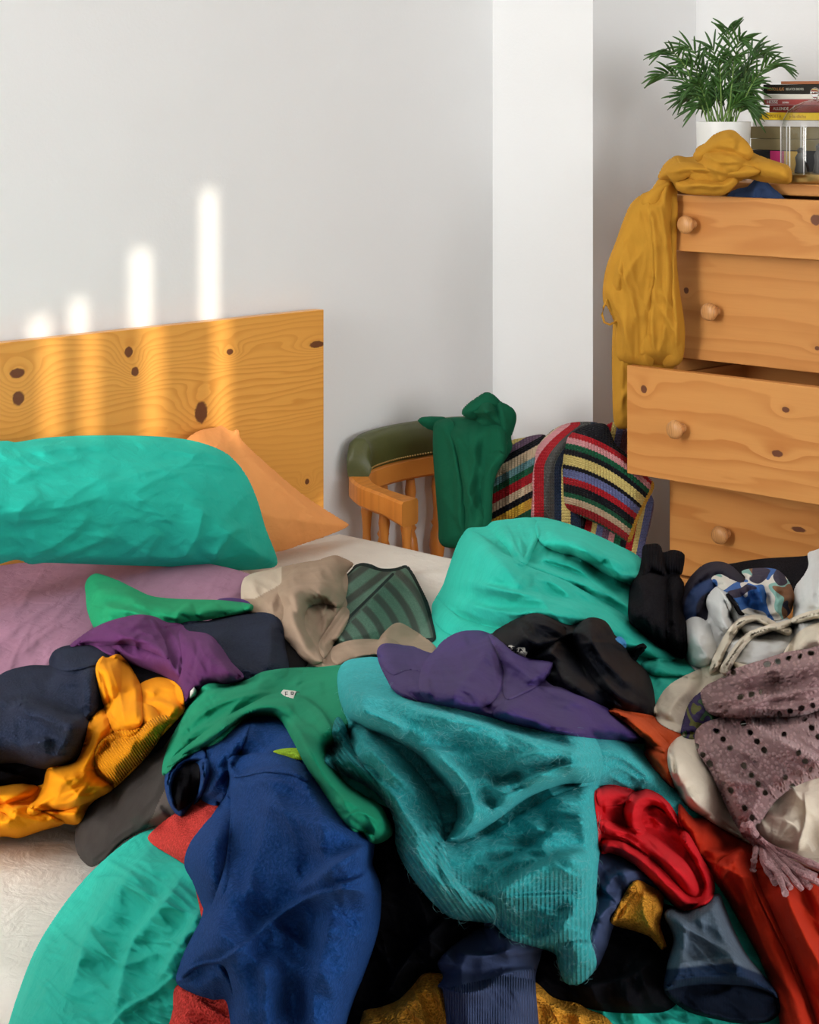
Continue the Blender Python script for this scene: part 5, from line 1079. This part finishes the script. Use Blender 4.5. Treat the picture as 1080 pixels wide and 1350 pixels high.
# --- right side
RUST = cloth('rust_red_jersey', (.50, .028, .008, 1), 'jersey', .15, .9, .05)
garment('scarf', cloth('orange_red_jersey', (.62, .085, .018, 1), 'jersey', .2, .9, .05), [dict(poly=[(803, 938), (808, 933), (825, 937), (845, 940), (862, 944), (878, 950), (900, 960), (905, 990), (900, 1030), (890, 1040), (878, 1030), (862, 1010), (852, 990), (848, 975), (830, 958)], th=.026, r=7,
    folds=[([(806, 937), (830, 950), (850, 968), (865, 985)], .014, 4, 5), ([(850, 950), (860, 968), (885, 985)], -.014, 4, 5), ([(855, 990), (870, 1005), (885, 1030)], .012, 5, 6), ([(870, 985), (882, 1000), (880, 1025)], .012, 4, 5)], wr=(.004, 12, 2, 50)),
    dict(poly=[(806, 936), (825, 937), (850, 948), (868, 965), (886, 986), (878, 993), (860, 985), (845, 972), (828, 956)], th=.014, r=4, wr=(.003, 8, 4, 40)),
    dict(poly=[(850, 990), (868, 984), (888, 1000), (886, 1036), (868, 1020), (856, 1005)], th=.012, r=4, wr=(.004, 10, 3, 60))],
    'orange red twisted cloth between the violet top and the canvas bag', 'cloth')
garment('jumper', RUST, [dict(poly=[(895, 1060), (915, 1078), (940, 1075), (960, 1090), (1000, 1115), (1040, 1130), (1120, 1150), (1120, 1450), (1020, 1450), (1025, 1400), (1030, 1340), (1020, 1300), (1000, 1260), (975, 1215), (955, 1180), (925, 1140), (900, 1110)], th=.026, r=10, base=.8,
    folds=[([(925, 1120), (960, 1125), (980, 1120), (985, 1150), (1010, 1200), (1050, 1290), (1080, 1380)], .022, 12, 16, .1), ([(960, 1150), (985, 1220), (1020, 1300), (1050, 1380)], -.018, 10, 12, .1), ([(1020, 1150), (1050, 1210), (1090, 1290)], .018, 12, 14), ([(1040, 1170), (1075, 1220), (1110, 1300)], -.012, 9, 9), ([(930, 1090), (955, 1105), (975, 1120)], -.014, 6, 6), ([(940, 1140), (960, 1170), (980, 1200)], .012, 7, 8)], wr=(.005, 30, 3, 65), seed=22),
    dict(poly=[(945, 1142), (962, 1126), (980, 1120), (988, 1142), (1002, 1190), (1042, 1270), (1077, 1370), (1085, 1440), (1040, 1440), (1025, 1330), (1000, 1260), (965, 1190)], th=.018, r=7, wr=(.006, 22, 5, 66)),
    dict(poly=[(998, 1118), (1120, 1160), (1120, 1440), (1095, 1400), (1060, 1300), (1022, 1210), (1000, 1160)], th=.018, r=8, folds=[([(1030, 1160), (1060, 1230), (1110, 1320)], .012, 8, 16)], wr=(.006, 26, 5, 62), seed=3)],
    'rust red jumper hanging down the right side of the heap, under the canvas bag', 'jumper')
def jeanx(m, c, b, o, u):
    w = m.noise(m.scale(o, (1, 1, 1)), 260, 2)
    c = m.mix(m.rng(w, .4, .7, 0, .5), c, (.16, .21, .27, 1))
    c = m.mix(m.rng(m.attr('mask'), 0, .5), c, (.010, .026, .065, 1)); c = m.mix(m.rng(m.attr('mask'), .6, .9), c, (.003, .007, .018, 1))  # second mix paints the shade inside the leg opening
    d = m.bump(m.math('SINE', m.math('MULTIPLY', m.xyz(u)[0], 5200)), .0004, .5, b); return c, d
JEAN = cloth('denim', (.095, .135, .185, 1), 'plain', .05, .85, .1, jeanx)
garment('jeans', JEAN, [
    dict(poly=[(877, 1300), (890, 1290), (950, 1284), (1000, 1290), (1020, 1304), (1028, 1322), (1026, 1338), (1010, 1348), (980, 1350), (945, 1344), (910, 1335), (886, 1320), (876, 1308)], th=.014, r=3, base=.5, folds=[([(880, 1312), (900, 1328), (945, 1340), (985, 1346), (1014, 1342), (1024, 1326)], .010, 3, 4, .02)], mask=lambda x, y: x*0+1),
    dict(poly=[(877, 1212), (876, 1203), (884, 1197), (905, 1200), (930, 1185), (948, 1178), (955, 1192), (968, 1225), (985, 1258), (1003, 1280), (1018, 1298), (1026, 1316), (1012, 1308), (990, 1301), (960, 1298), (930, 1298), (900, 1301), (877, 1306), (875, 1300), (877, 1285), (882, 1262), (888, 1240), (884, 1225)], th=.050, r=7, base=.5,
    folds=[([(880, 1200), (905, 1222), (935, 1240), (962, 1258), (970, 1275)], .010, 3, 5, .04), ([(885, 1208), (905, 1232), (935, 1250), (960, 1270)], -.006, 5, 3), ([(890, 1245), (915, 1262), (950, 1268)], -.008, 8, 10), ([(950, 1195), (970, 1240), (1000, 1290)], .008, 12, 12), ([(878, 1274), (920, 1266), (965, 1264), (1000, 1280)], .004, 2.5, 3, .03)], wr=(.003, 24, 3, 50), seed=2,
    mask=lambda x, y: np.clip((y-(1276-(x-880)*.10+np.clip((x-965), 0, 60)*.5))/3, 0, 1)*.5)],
    'blue jeans leg with a dark turned up cuff facing the viewer, at lower right', 'jeans')
RED = cloth('red_jersey', (.66, .014, .022, 1), 'jersey', .15, .82, .05)
garment('t_shirt', RED, [dict(poly=[(784, 1045), (794, 1036), (812, 1035), (828, 1040), (840, 1044), (852, 1040), (868, 1046), (882, 1058), (893, 1075), (905, 1098), (922, 1125), (938, 1150), (943, 1170), (938, 1186), (922, 1196), (903, 1201), (890, 1196), (874, 1178), (852, 1154), (830, 1136), (810, 1124), (792, 1124), (788, 1090)], th=.012, r=8, base=.7,
    folds=[([(790, 1060), (815, 1062), (835, 1050), (850, 1045)], .012, 4, 6), ([(840, 1062), (832, 1085), (860, 1110), (890, 1140), (925, 1180)], .018, 6, 7, .1), ([(848, 1045), (838, 1062), (845, 1080)], .014, 5, 6), ([(850, 1068), (865, 1062), (880, 1075), (885, 1100)], -.020, 8, 6), ([(890, 1080), (905, 1110), (932, 1150), (938, 1175)], .014, 6, 6), ([(900, 1125), (918, 1155), (922, 1178)], -.018, 6, 6), ([(795, 1100), (830, 1108), (860, 1135), (895, 1175), (915, 1190)], .016, 6, 7), ([(800, 1085), (835, 1098), (865, 1120)], -.010, 4, 4), ([(795, 1045), (820, 1052), (838, 1050)], -.008, 3, 3)], wr=(.005, 14, 3, 40), seed=25),
    dict(poly=[(787, 1042), (800, 1035), (825, 1038), (838, 1044), (828, 1058), (805, 1062), (790, 1062)], th=.012, r=5, wr=(.003, 12, 3, 10)),
    dict(poly=[(824, 1060), (832, 1046), (848, 1041), (866, 1046), (880, 1058), (890, 1075), (896, 1090), (886, 1082), (872, 1066), (856, 1062), (848, 1068), (846, 1082), (852, 1095), (840, 1100), (828, 1090), (822, 1075)], th=.022, r=7),
    dict(poly=[(793, 1080), (826, 1090), (845, 1094), (870, 1106), (895, 1126), (915, 1150), (922, 1170), (918, 1182), (905, 1178), (885, 1160), (860, 1135), (835, 1115), (822, 1105), (795, 1098)], th=.016, r=6, wr=(.003, 12, 4, 42)),
    dict(poly=[(905, 1095), (925, 1128), (940, 1155), (942, 1175), (935, 1190), (915, 1198), (898, 1200), (880, 1186), (858, 1160), (838, 1142), (815, 1128), (795, 1122), (793, 1108), (815, 1108), (842, 1120), (868, 1140), (892, 1165), (908, 1180), (922, 1182), (928, 1170), (922, 1150), (908, 1125), (896, 1105)], th=.020, r=7, wr=(.003, 14, 4, 45))],
    'bright red T-shirt twisted in loops at the right of the teal mohair jumper', 'T-shirt')
CNV = cloth('cream_canvas', (.80, .71, .57, 1), 'cotton', .08, .9, .04)
garment('tote_bag', CNV, [
    dict(poly=[(862, 938), (868, 922), (880, 905), (898, 893), (915, 885), (930, 878), (945, 874), (965, 872), (985, 876), (1010, 880), (1010, 940), (950, 960), (920, 965), (905, 968), (895, 966), (880, 960), (868, 952)], th=.020, r=8, folds=[([(905, 965), (912, 930), (925, 905), (945, 886), (975, 880)], -.018, 5, 9, .1), ([(880, 950), (890, 925), (910, 905)], .008, 8, 10)], wr=(.003, 20, 2, 60)),
    dict(poly=[(1030, 870), (1038, 852), (1048, 838), (1060, 828), (1080, 820), (1120, 815), (1120, 900), (1040, 900)], th=.026, r=9, folds=[([(1050, 860), (1065, 840), (1085, 835)], .010, 7, 9)]),
    dict(poly=[(880, 1000), (882, 985), (892, 973), (905, 968), (940, 960), (1120, 960), (1120, 1165), (1080, 1150), (1040, 1135), (1000, 1118), (965, 1100), (935, 1082), (908, 1064), (892, 1038), (883, 1018)], th=.030, r=12, folds=[([(890, 1010), (900, 1040), (925, 1065), (960, 1090)], .008, 6, 14), ([(1060, 1040), (1062, 1080), (1050, 1120)], .003, 2, 3), ([(900, 985), (930, 1000), (955, 1040)], .006, 14, 16)], wr=(.004, 40, 2, 60), seed=3),
    dict(poly=[(881, 1000), (884, 985), (893, 974), (906, 968), (925, 980), (945, 1020), (965, 1075), (985, 1106), (960, 1097), (930, 1079), (905, 1062), (890, 1038)], th=.010, r=5, hem=(5, .001)),
    ],
    'cream canvas tote bag with long handles lying at the right, partly under the crochet shawl', 'tote bag')
tb = bpy.data.objects['tote_bag']
garment('handle', CNV, [dict(poly=[(935, 888), (938, 872), (948, 850), (960, 830), (972, 817), (988, 811), (1005, 811), (1020, 818), (1030, 826), (1045, 828), (1040, 838), (1020, 832), (1008, 824), (995, 820), (982, 824), (970, 838), (958, 858), (948, 882)], th=.022, r=4, base=.9, lift=.006)], parent=tb)
garment('handle', CNV, [dict(poly=[(948, 884), (958, 866), (972, 846), (985, 834), (1005, 826), (1035, 818), (1060, 808), (1085, 802), (1120, 798), (1120, 814), (1085, 815), (1060, 820), (1035, 828), (1008, 836), (992, 843), (980, 856), (968, 874), (960, 890)], th=.026, r=4, base=.9, lift=.008)], parent=tb)
def camx(m, c, b, o, u):
    n = m.noise(u, 52, 1, .4, 1.2); return m.ramp(n, [(0, (.14, .15, .04, 1)), (.34, (.14, .15, .04, 1)), (.40, (.045, .03, .11, 1)), (.55, (.025, .02, .06, 1)), (.58, (.06, .14, .06, 1)), (.68, (.38, .33, .22, 1))], True), b
garment('patterned_shirt', cloth('floral_cotton', (.1, .1, .1, 1), 'cotton', .1, .9, .02, camx), [dict(poly=[(898, 968), (902, 945), (910, 925), (924, 912), (940, 908), (960, 940), (950, 965), (925, 972), (910, 974)], th=.012, r=7, wr=(.004, 12, 2, 60))],
    'dark shirt with a green and purple leaf pattern poking out of the canvas bag', 'shirt')
# --- crochet shawl with real openings
def shawlmat():
    m = N('mauve_crochet'); u = m.uv(); o = m.obj(); x = m.xyz(u)
    col = m.mix(m.noise(o, 60, 3), (.40, .23, .24, 1), (.54, .34, .34, 1))
    v = m.new('ShaderNodeTexVoronoi'); m.l.new(m.scale(u, (1, 1.25, 1)), v.inputs['Vector']); v.inputs['Scale'].default_value = 165; v.inputs['Randomness'].default_value = .75
    h = m.rng(v.outputs['Distance'], 0, .55, 1, 0)
    col = m.mix(m.rng(v.outputs['Distance'], .40, .62, 0, .75), col, (.16, .08, .085, 1))
    f = m.noise(o, 700, 2); b = m.bump(h, .004, 1.); b = m.bump(f, .001, .5, b)
    # rows of openings in the lace
    row = m.math('FRACT', m.math('MULTIPLY', x[1], 33.)); cel = m.math('FRACT', m.math('ADD', m.math('MULTIPLY', x[0], 74.), m.math('MULTIPLY', m.noise(u, 60, 1), .5)))
    dy = m.math('MULTIPLY', m.math('SUBTRACT', row, .5), 2.5); dx = m.math('SUBTRACT', cel, .5)
    r = m.math('SQRT', m.math('ADD', m.math('MULTIPLY', dx, dx), m.math('MULTIPLY', dy, dy)))
    g = m.rng(m.noise(u, 30, 1), .44, .50); hole = m.math('MULTIPLY', m.rng(r, .22, .36, 1, 0), g)
    hole = m.math('MULTIPLY', hole, m.attr('mask'))
    m.val(m.p.inputs['Alpha'], m.math('SUBTRACT', 1., hole))
    m.val(m.p.inputs['Base Color'], col); m.val(m.p.inputs['Normal'], b)
    m.p.inputs['Roughness'].default_value = .95; m.p.inputs['Sheen Weight'].default_value = .5; m.p.inputs['Sheen Tint'].default_value = (.8, .6, .6, 1); m.p.inputs['Specular IOR Level'].default_value = .1
    return m.m
SHW = shawlmat()
garment('crochet_shawl', SHW, [
    dict(poly=[(916, 975), (918, 962), (930, 952), (950, 945), (975, 930), (1120, 930), (1120, 1015), (1085, 1024), (1060, 1032), (1040, 1042), (1020, 1060), (1006, 1080), (998, 1092), (990, 1100), (976, 1095), (966, 1080), (956, 1060), (948, 1042), (935, 1015), (920, 992)], th=.030, r=8, base=.8,
      folds=[([(985, 950), (1010, 965), (1045, 985), (1090, 1010)], .018, 5, 12, .1), ([(1000, 1090), (1020, 1055), (1060, 1025), (1110, 1010)], .010, 8, 6, .05), ([(990, 948), (1000, 955), (1020, 962)], -.02, 5, 5)], wr=(.006, 26, 3, 35), seed=4, uvf=rotuv(52)),
    dict(poly=[(926, 925), (924, 912), (932, 903), (948, 895), (962, 884), (985, 876), (1010, 868), (1035, 860), (1060, 856), (1120, 850), (1120, 935), (1085, 936), (1060, 943), (1030, 946), (1000, 946), (970, 947), (945, 945), (932, 938)], th=.046, r=13, base=.8,
      folds=[([(950, 905), (1000, 888), (1060, 872), (1110, 865)], .014, 8, 10), ([(935, 925), (975, 922), (1030, 915), (1100, 905)], .012, 8, 10), ([(930, 925), (940, 935), (955, 938)], -.014, 5, 5)], wr=(.006, 22, 3, -12), seed=6, uvf=rotuv(-14))],
    'dusty pink crochet shawl with lace holes and a tassel, folded over the canvas bag', 'shawl')
sh = bpy.data.objects['crochet_shawl']
rr = random.Random(3)
SHC = cloth('mauve_yarn', (.46, .27, .28, 1), 'fleece', .5, .95, .1)
def zat(x, y): return float(bil(ZM, np.array([x*1.]), np.array([y*1.]))[0])
ends = [(1086, 1166), (1100, 1150), (1078, 1158), (1068, 1170), (1056, 1160), (1060, 1175), (1045, 1172), (1036, 1176), (1094, 1172), (1020, 1166), (992, 1148), (1030, 1160)]
for i, (ex, ey) in enumerate(ends):
    m = MB(); P = []; sx = 985+rr.uniform(-6, 8); sy = 1090+rr.uniform(-4, 4)
    mx, my = 1008+rr.uniform(-6, 10), 1122+rr.uniform(-5, 7)
    ph = rr.uniform(0, 6)
    for t in np.linspace(0, 1, 16):
        px = sx*(1-t)**2+mx*2*t*(1-t)+ex*t*t+2.*math.sin(t*9+ph); py = sy*(1-t)**2+(my)*2*t*(1-t)+ey*t*t+2.*math.sin(t*7+ph*2)
        z = zat(px, py)+.006+.010*math.sin(math.pi*t)+rr.uniform(0, .001)+(i % 3)*.003; P.append(pt(px, py, dz(py, z)))
    m.tube(P, [.0028+.0006*math.sin(k*2.1+i) for k in range(16)], 7)
    m.build('tassel_strand', SHC, sh)

# ------------------------------------------------------------------ hanging cloths round the chair and the drawers
GRH = cloth('bottle_green_jersey', (.004, .085, .042, 1), 'jersey', .2, .9, .06)
hdep = lambda x, y: 4.02-.0011*(x-570)-.0006*(y-560)
garment('hoodie', GRH, [
  dict(mode='plane', step=2, depth=lambda x, y: 4.03+x*0, poly=[(551, 555), (556, 550), (575, 549), (590, 552), (590, 570), (565, 566)], th=.015, r=5),
  dict(mode='plane', step=2, depth=hdep, poly=[(571, 566), (574, 556), (590, 551), (612, 550), (640, 552), (664, 560), (668, 600), (655, 625), (650, 650), (648, 690), (640, 715), (612, 722), (590, 722), (580, 716), (578, 690), (574, 640), (571, 600)], th=.035, r=10,
    folds=[([(592, 560), (606, 600), (618, 660), (615, 720)], .022, 7, 12), ([(640, 570), (632, 620), (628, 700)], -.022, 9, 10), ([(578, 665), (600, 662), (618, 668)], .006, 3, 4), ([(600, 560), (625, 600), (640, 640)], .012, 8, 10)], wr=(.008, 22, 4, 85), seed=3),
  dict(mode='plane', step=2, depth=lambda x, y: hdep(x, y)-.025, poly=[(571, 566), (574, 558), (590, 552), (600, 558), (610, 600), (620, 655), (622, 712), (600, 722), (580, 716), (578, 690), (574, 640)], th=.022, r=7, folds=[([(592, 565), (602, 620), (606, 700)], .010, 5, 10)], wr=(.006, 16, 5, 85)),
  dict(mode='plane', step=2, depth=lambda x, y: hdep(x, y)-.02, poly=[(632, 600), (648, 590), (666, 600), (655, 625), (650, 650), (648, 690), (640, 712), (626, 712), (628, 660)], th=.018, r=6, wr=(.006, 14, 5, 88)),
  dict(mode='plane', step=2, depth=lambda x, y: 3.97+x*0, poly=[(609, 546), (612, 536), (625, 526), (634, 520), (641, 517), (652, 521), (662, 530), (676, 538), (681, 548), (679, 562), (674, 575), (676, 590), (668, 605), (655, 622), (645, 618), (630, 600), (620, 575), (624, 560), (616, 552)], th=.05, r=10,
    folds=[([(614, 540), (635, 545), (655, 540)], .022, 6, 8), ([(634, 522), (640, 545), (660, 560), (672, 580)], .024, 6, 9), ([(625, 552), (645, 555), (640, 575)], -.026, 5, 6), ([(640, 570), (648, 595), (650, 615)], .016, 7, 9)], wr=(.010, 16, 2, 40), seed=9),
  dict(mode='plane', step=2, depth=lambda x, y: 3.93+x*0, poly=[(610, 545), (613, 536), (626, 526), (641, 517), (652, 521), (660, 530), (656, 540), (640, 546), (628, 552), (618, 552)], th=.02, r=6, wr=(.006, 10, 3, -30)),
  dict(mode='plane', step=2, depth=lambda x, y: 3.925+x*0, poly=[(655, 532), (664, 531), (677, 539), (681, 550), (679, 562), (674, 576), (664, 590), (655, 575), (648, 556)], th=.022, r=7, wr=(.006, 12, 3, 70))],
  'bottle green hooded top with a zip hung over the back of the armchair', 'hooded top')
ho = bpy.data.objects['hoodie']
ZIP = plain('zip_metal', (.5, .5, .5, 1), .35, .9)
m = MB(); p0, p1, p2 = pt(634, 626, 3.875), pt(636, 640, 3.872), pt(638, 648, 3.868)
m.tube([p0, p1], [.0022, .0022], 8); m.tube([p1, p2], [.005, .004], 10, squash=(1, .5)); m.build('zip_pull', ZIP, ho)

BLC = {'K': (.008, .008, .012, 1), 'G': (.012, .11, .05, 1), 'Y': (.72, .58, .20, 1), 'R': (.42, .012, .02, 1), 'B': (.14, .16, .34, 1), 'P': (.68, .30, .32, 1), 'C': (.66, .50, .33, 1), 'N': (.02, .035, .075, 1), 'A': (.09, .09, .085, 1), 'T': (.14, .30, .32, 1), 'V': (.17, .10, .16, 1), 'O': (.75, .45, .05, 1)}
def stripemat(name, seq, unit):
    """seq: letters with widths in pixels; uv.y runs across the stripes in pixels"""
    tot = sum(w for _, w in seq)
    def ex(m, c, b, o, u):
        y = m.math('MULTIPLY', m.xyz(u)[1], 1./(unit*tot)); y = m.math('ADD', m.math('FRACT', y), m.math('MULTIPLY', m.math('SINE', m.math('MULTIPLY', m.xyz(u)[0], 2*math.pi*260)), .003))
        st = []; a = 0
        for k, w in seq: st.append((min(a/tot, 1), BLC[k])); a += w
        c = m.ramp(y, st, True)
        c = m.mix(m.rng(m.attr('mask'), .45, .55), BLC['O'], c)
        return c, b
    return cloth(name, (.3, .3, .3, 1), 'knit', .2, .95, .02, ex)
S1 = stripemat('blanket_stripes_right', [('R', 7), ('P', 8), ('G', 8), ('K', 7), ('Y', 14), ('K', 5), ('B', 11), ('R', 9), ('K', 11), ('G', 6), ('C', 9), ('R', 10), ('G', 9), ('K', 60)], .0009)
S2 = stripemat('blanket_stripes_fold', [('C', 2), ('P', 11), ('R', 13), ('A', 14), ('N', 9), ('Y', 12), ('N', 14), ('K', 25)], .0009)
S3 = stripemat('blanket_stripes_left', [('Y', 8), ('V', 10), ('K', 9), ('C', 13), ('T', 10), ('G', 9), ('R', 13), ('C', 11), ('K', 9), ('O', 14), ('G', 30)], .0009)
# part 1: broad panel on the right, stripes running down to the right
def uvR(x, y):
    # distance from the curved top line, measured downwards
    t = np.clip((x-742)/100, 0, 1.4); top = 582+10*t+38*t*t
    return x*.0009, (y-top+14)*.0009*(1-.05*t)
def uvF(x, y):
    c = 752-np.clip((620-y)/70, 0, 1)**2*-0; xs = 693+np.clip((620-y)/60, 0, 1)**1.8*48
    return y*.0009, (x-xs+2)*.0009*(1-.0*x)
def uvL(x, y):
    return x*.0009, (y-(600-(x-650)*.55)+8)*.0009
blk = empty('knitted_blanket', pt(750, 740, 3.95)[:2]+(.42,), 'multicoloured striped knitted blanket piled on the armchair beside the bottle green hooded top', 'blanket')
garment('folded_panel', stripemat('blanket_stripes_back', [('P', 8), ('G', 9), ('K', 8), ('R', 9), ('Y', 7), ('B', 9), ('V', 9)], .0009), [
   dict(mode='plane', step=2, depth=lambda x, y: 3.99+x*0, poly=[(800, 560), (815, 557), (828, 570), (828, 600), (850, 640), (862, 660), (858, 690), (852, 712), (846, 740), (820, 740), (760, 740), (700, 740), (700, 650), (760, 600)], th=.02, r=8, uvf=lambda x, y: (y*.0009, (x+y*.2)*.0009))], parent=blk)
garment('folded_panel', S3, [dict(mode='plane', step=2, depth=lambda x, y: 3.985-.0002*(y-580)+x*0, poly=[(640, 690), (645, 655), (650, 625), (664, 600), (672, 582), (690, 577), (718, 573), (728, 590), (718, 640), (712, 700), (640, 705)], th=.03, r=9,
   folds=[([(668, 610), (672, 650), (665, 690)], .014, 8, 10), ([(700, 590), (690, 640), (685, 690)], .012, 8, 10)], wr=(.005, 24, 3, -70), uvf=uvL)], parent=blk)
garment('folded_panel', S2, [dict(mode='plane', step=2, depth=lambda x, y: 3.955+x*0, poly=[(693, 690), (692, 650), (695, 622), (705, 595), (722, 572), (742, 560), (765, 556), (790, 558), (800, 570), (780, 590), (768, 610), (770, 690), (760, 700)], th=.04, r=12,
   folds=[([(722, 690), (722, 640), (732, 600), (752, 575)], .016, 8, 8), ([(738, 690), (738, 640), (745, 600)], -.014, 6, 6)], uvf=uvF)], parent=blk)
garment('folded_panel', S1, [dict(mode='plane', step=2, depth=lambda x, y: 3.925+x*0, poly=[(741, 600), (743, 585), (752, 572), (768, 562), (785, 558), (800, 560), (806, 572), (812, 585), (828, 600), (846, 622), (861, 634), (862, 645), (852, 665), (840, 690), (832, 714), (822, 712), (795, 695), (765, 680), (745, 668), (742, 640)], th=.045, r=10,
   folds=[([(752, 580), (768, 600), (764, 650)], .008, 10, 12), ([(800, 570), (815, 600), (850, 640)], .010, 10, 14)], wr=(.004, 30, 2, 40), uvf=uvR, mask=lambda x, y: 1-band([(864, 632), (862, 645), (852, 665), (840, 690), (831, 716)], 4, 5)(x, y))], parent=blk)

MUST = cloth('mustard_cotton', (.52, .255, .028, 1), 'jersey', .15, .85, .05)
tdep = lambda x, y: 3.865-.0009*np.clip(x-880, 0, 200)+.07*np.clip((y-235)/330, 0, 1)
garment('trousers', MUST, [
  dict(mode='plane', step=2, depth=lambda x, y: tdep(x, y)+.012, poly=[(808, 430), (822, 400), (860, 380), (880, 400), (900, 440), (892, 480), (885, 490), (840, 560), (826, 565), (812, 563), (808, 540)], th=.02, r=7, folds=[([(822, 430), (820, 500), (816, 560)], .010, 6, 8)], wr=(.006, 14, 5, 88)),
  dict(mode='plane', step=2, depth=tdep, poly=[(796, 400), (795, 378), (800, 350), (812, 318), (822, 290), (832, 268), (846, 256), (858, 250), (872, 232), (886, 232), (893, 245), (893, 262), (891, 300), (892, 335), (896, 380), (903, 430), (902, 465), (895, 481), (870, 483), (850, 483), (828, 480), (815, 478), (811, 440), (811, 408), (804, 406)], th=.032, r=8,
    folds=[([(852, 258), (862, 300), (864, 350), (860, 420), (862, 480)], .014, 6, 10), ([(862, 250), (876, 300), (880, 360), (876, 430), (866, 480)], .014, 4, 8), ([(880, 240), (872, 270), (855, 268)], .010, 4, 6), ([(822, 300), (818, 350), (812, 395)], .012, 6, 9), ([(808, 358), (820, 364), (828, 385), (838, 410)], .008, 2.5, 4), ([(835, 300), (838, 380), (830, 470)], -.012, 8, 9), ([(888, 340), (896, 400), (888, 470)], .010, 6, 7), ([(868, 380), (885, 405), (900, 420)], .004, 2, 2.5), ([(845, 400), (848, 440), (844, 478)], .010, 5, 7)], wr=[(.008, 22, 5, 85), (.003, 9, 5, 88)], seed=4),
  dict(mode='plane', step=2, depth=lambda x, y: tdep(x, y)-.026, poly=[(846, 258), (858, 252), (866, 264), (869, 300), (871, 360), (864, 420), (861, 482), (838, 481), (826, 478), (813, 470), (811, 430), (800, 402), (797, 380), (806, 340), (822, 300), (832, 278)], th=.016, r=6, folds=[([(852, 262), (860, 320), (860, 400)], .008, 4, 9), ([(806, 362), (822, 368), (832, 395), (842, 430)], .008, 3, 5), ([(820, 320), (826, 400), (822, 470)], .008, 7, 10)], wr=(.008, 16, 6, 84), seed=2),
  dict(mode='plane', step=2, depth=lambda x, y: tdep(x, y)-.018, poly=[(874, 246), (893, 262), (892, 335), (896, 380), (903, 430), (902, 465), (895, 481), (874, 481), (872, 420), (880, 360), (877, 300)], th=.016, r=6, folds=[([(884, 330), (892, 400), (882, 470)], .008, 5, 8)], wr=(.006, 12, 6, 88), seed=5),
  dict(mode='plane', step=2, depth=lambda x, y: tdep(x, y)-.036, poly=[(846, 262), (858, 250), (872, 242), (884, 240), (880, 252), (868, 272), (856, 276), (846, 272)], th=.010, r=3, hem=(4, .002)),
  dict(mode='plane', step=2, depth=lambda x, y: 3.85-.0009*(x-880), poly=[(868, 236), (872, 222), (880, 212), (892, 205), (905, 207), (916, 205), (918, 195), (930, 188), (940, 178), (955, 172), (968, 172), (978, 180), (988, 190), (992, 200), (1010, 208), (1028, 214), (1042, 220), (1044, 240), (1035, 243), (1005, 240), (985, 236), (970, 244), (955, 257), (930, 258), (905, 256), (892, 250), (885, 240)], th=.060, r=14,
    folds=[([(884, 222), (905, 225), (930, 222), (965, 228), (990, 220)], .020, 5, 9), ([(920, 200), (935, 208), (960, 215), (990, 208)], .022, 7, 9), ([(940, 185), (960, 180), (980, 195)], .014, 8, 9), ([(905, 215), (915, 235), (925, 252)], .014, 5, 7), ([(950, 222), (960, 218), (985, 218)], -.020, 3, 4), ([(990, 215), (1010, 218), (1035, 232)], .014, 4, 5), ([(895, 230), (910, 240), (912, 252)], -.014, 4, 5), ([(930, 240), (960, 235), (985, 225)], .010, 5, 7)], wr=[(.010, 20, 3, 15), (.005, 9, 2.5, 10)], seed=16),
  dict(mode='plane', step=2, depth=lambda x, y: 3.805-.0009*(x-880), poly=[(914, 204), (928, 190), (941, 179), (955, 172), (968, 172), (981, 183), (993, 199), (988, 212), (960, 216), (935, 210), (922, 214)], th=.022, r=9, folds=[([(925, 200), (945, 192), (975, 196)], .010, 6, 9)], wr=(.006, 16, 3, 20)),
  dict(mode='plane', step=2, depth=lambda x, y: 3.787-.0009*(x-880), poly=[(878, 224), (898, 213), (930, 217), (965, 223), (985, 218), (1004, 226), (985, 234), (950, 233), (920, 230), (900, 238), (886, 238)], th=.016, r=5, folds=[([(884, 230), (905, 222), (940, 225), (980, 222)], .010, 4, 8)], wr=(.008, 10, 4, 8)),
  dict(mode='plane', step=1.5, depth=lambda x, y: 3.795-.0009*(x-880), poly=[(892, 240), (915, 233), (945, 236), (968, 232), (972, 242), (956, 256), (930, 257), (905, 255), (893, 249)], th=.016, r=5, folds=[([(900, 250), (925, 244), (955, 246)], .008, 3, 6)], wr=(.006, 9, 3, 5)),
  dict(mode='plane', step=2, depth=lambda x, y: 3.80-.0009*(x-880), poly=[(990, 216), (1010, 212), (1028, 217), (1040, 224), (1040, 238), (1020, 236), (1000, 230)], th=.018, r=4, wr=(.010, 8, 3, 40), seed=3)],
  'mustard cotton trousers thrown over the corner of the chest of drawers and hanging down', 'trousers')
mt2 = [o for o in bpy.data.objects if o.name.startswith('trousers')][-1]
m = MB(); m.tube([pt(800, 395, 3.86), pt(796, 405, 3.85), pt(794, 415, 3.85), pt(797, 425, 3.85), pt(804, 428, 3.855), pt(812, 424, 3.87)], .0022, 8); m.build('drawstring', MUST, mt2)
garment('garment', cloth('dark_blue_cloth', (.030, .055, .13, 1), 'jersey', .1), [dict(mode='plane', step=1.5, depth=lambda x, y: dX(x, DX-.035), poly=[(955, 264), (962, 254), (972, 249), (985, 246), (996, 236), (1003, 234), (1010, 238), (1020, 248), (1030, 256), (1038, 266), (1038, 275), (955, 275)], th=.022, r=5,
    folds=[([(994, 262), (996, 245), (1004, 238), (1012, 246), (1022, 262)], .010, 2.5, 3, .02), ([(1004, 262), (1004, 250)], -.018, 5, 5, .05), ([(965, 262), (972, 254), (985, 250)], .008, 3, 4)])], 'dark blue garment poking out of the top drawer under the mustard trousers', 'clothes')
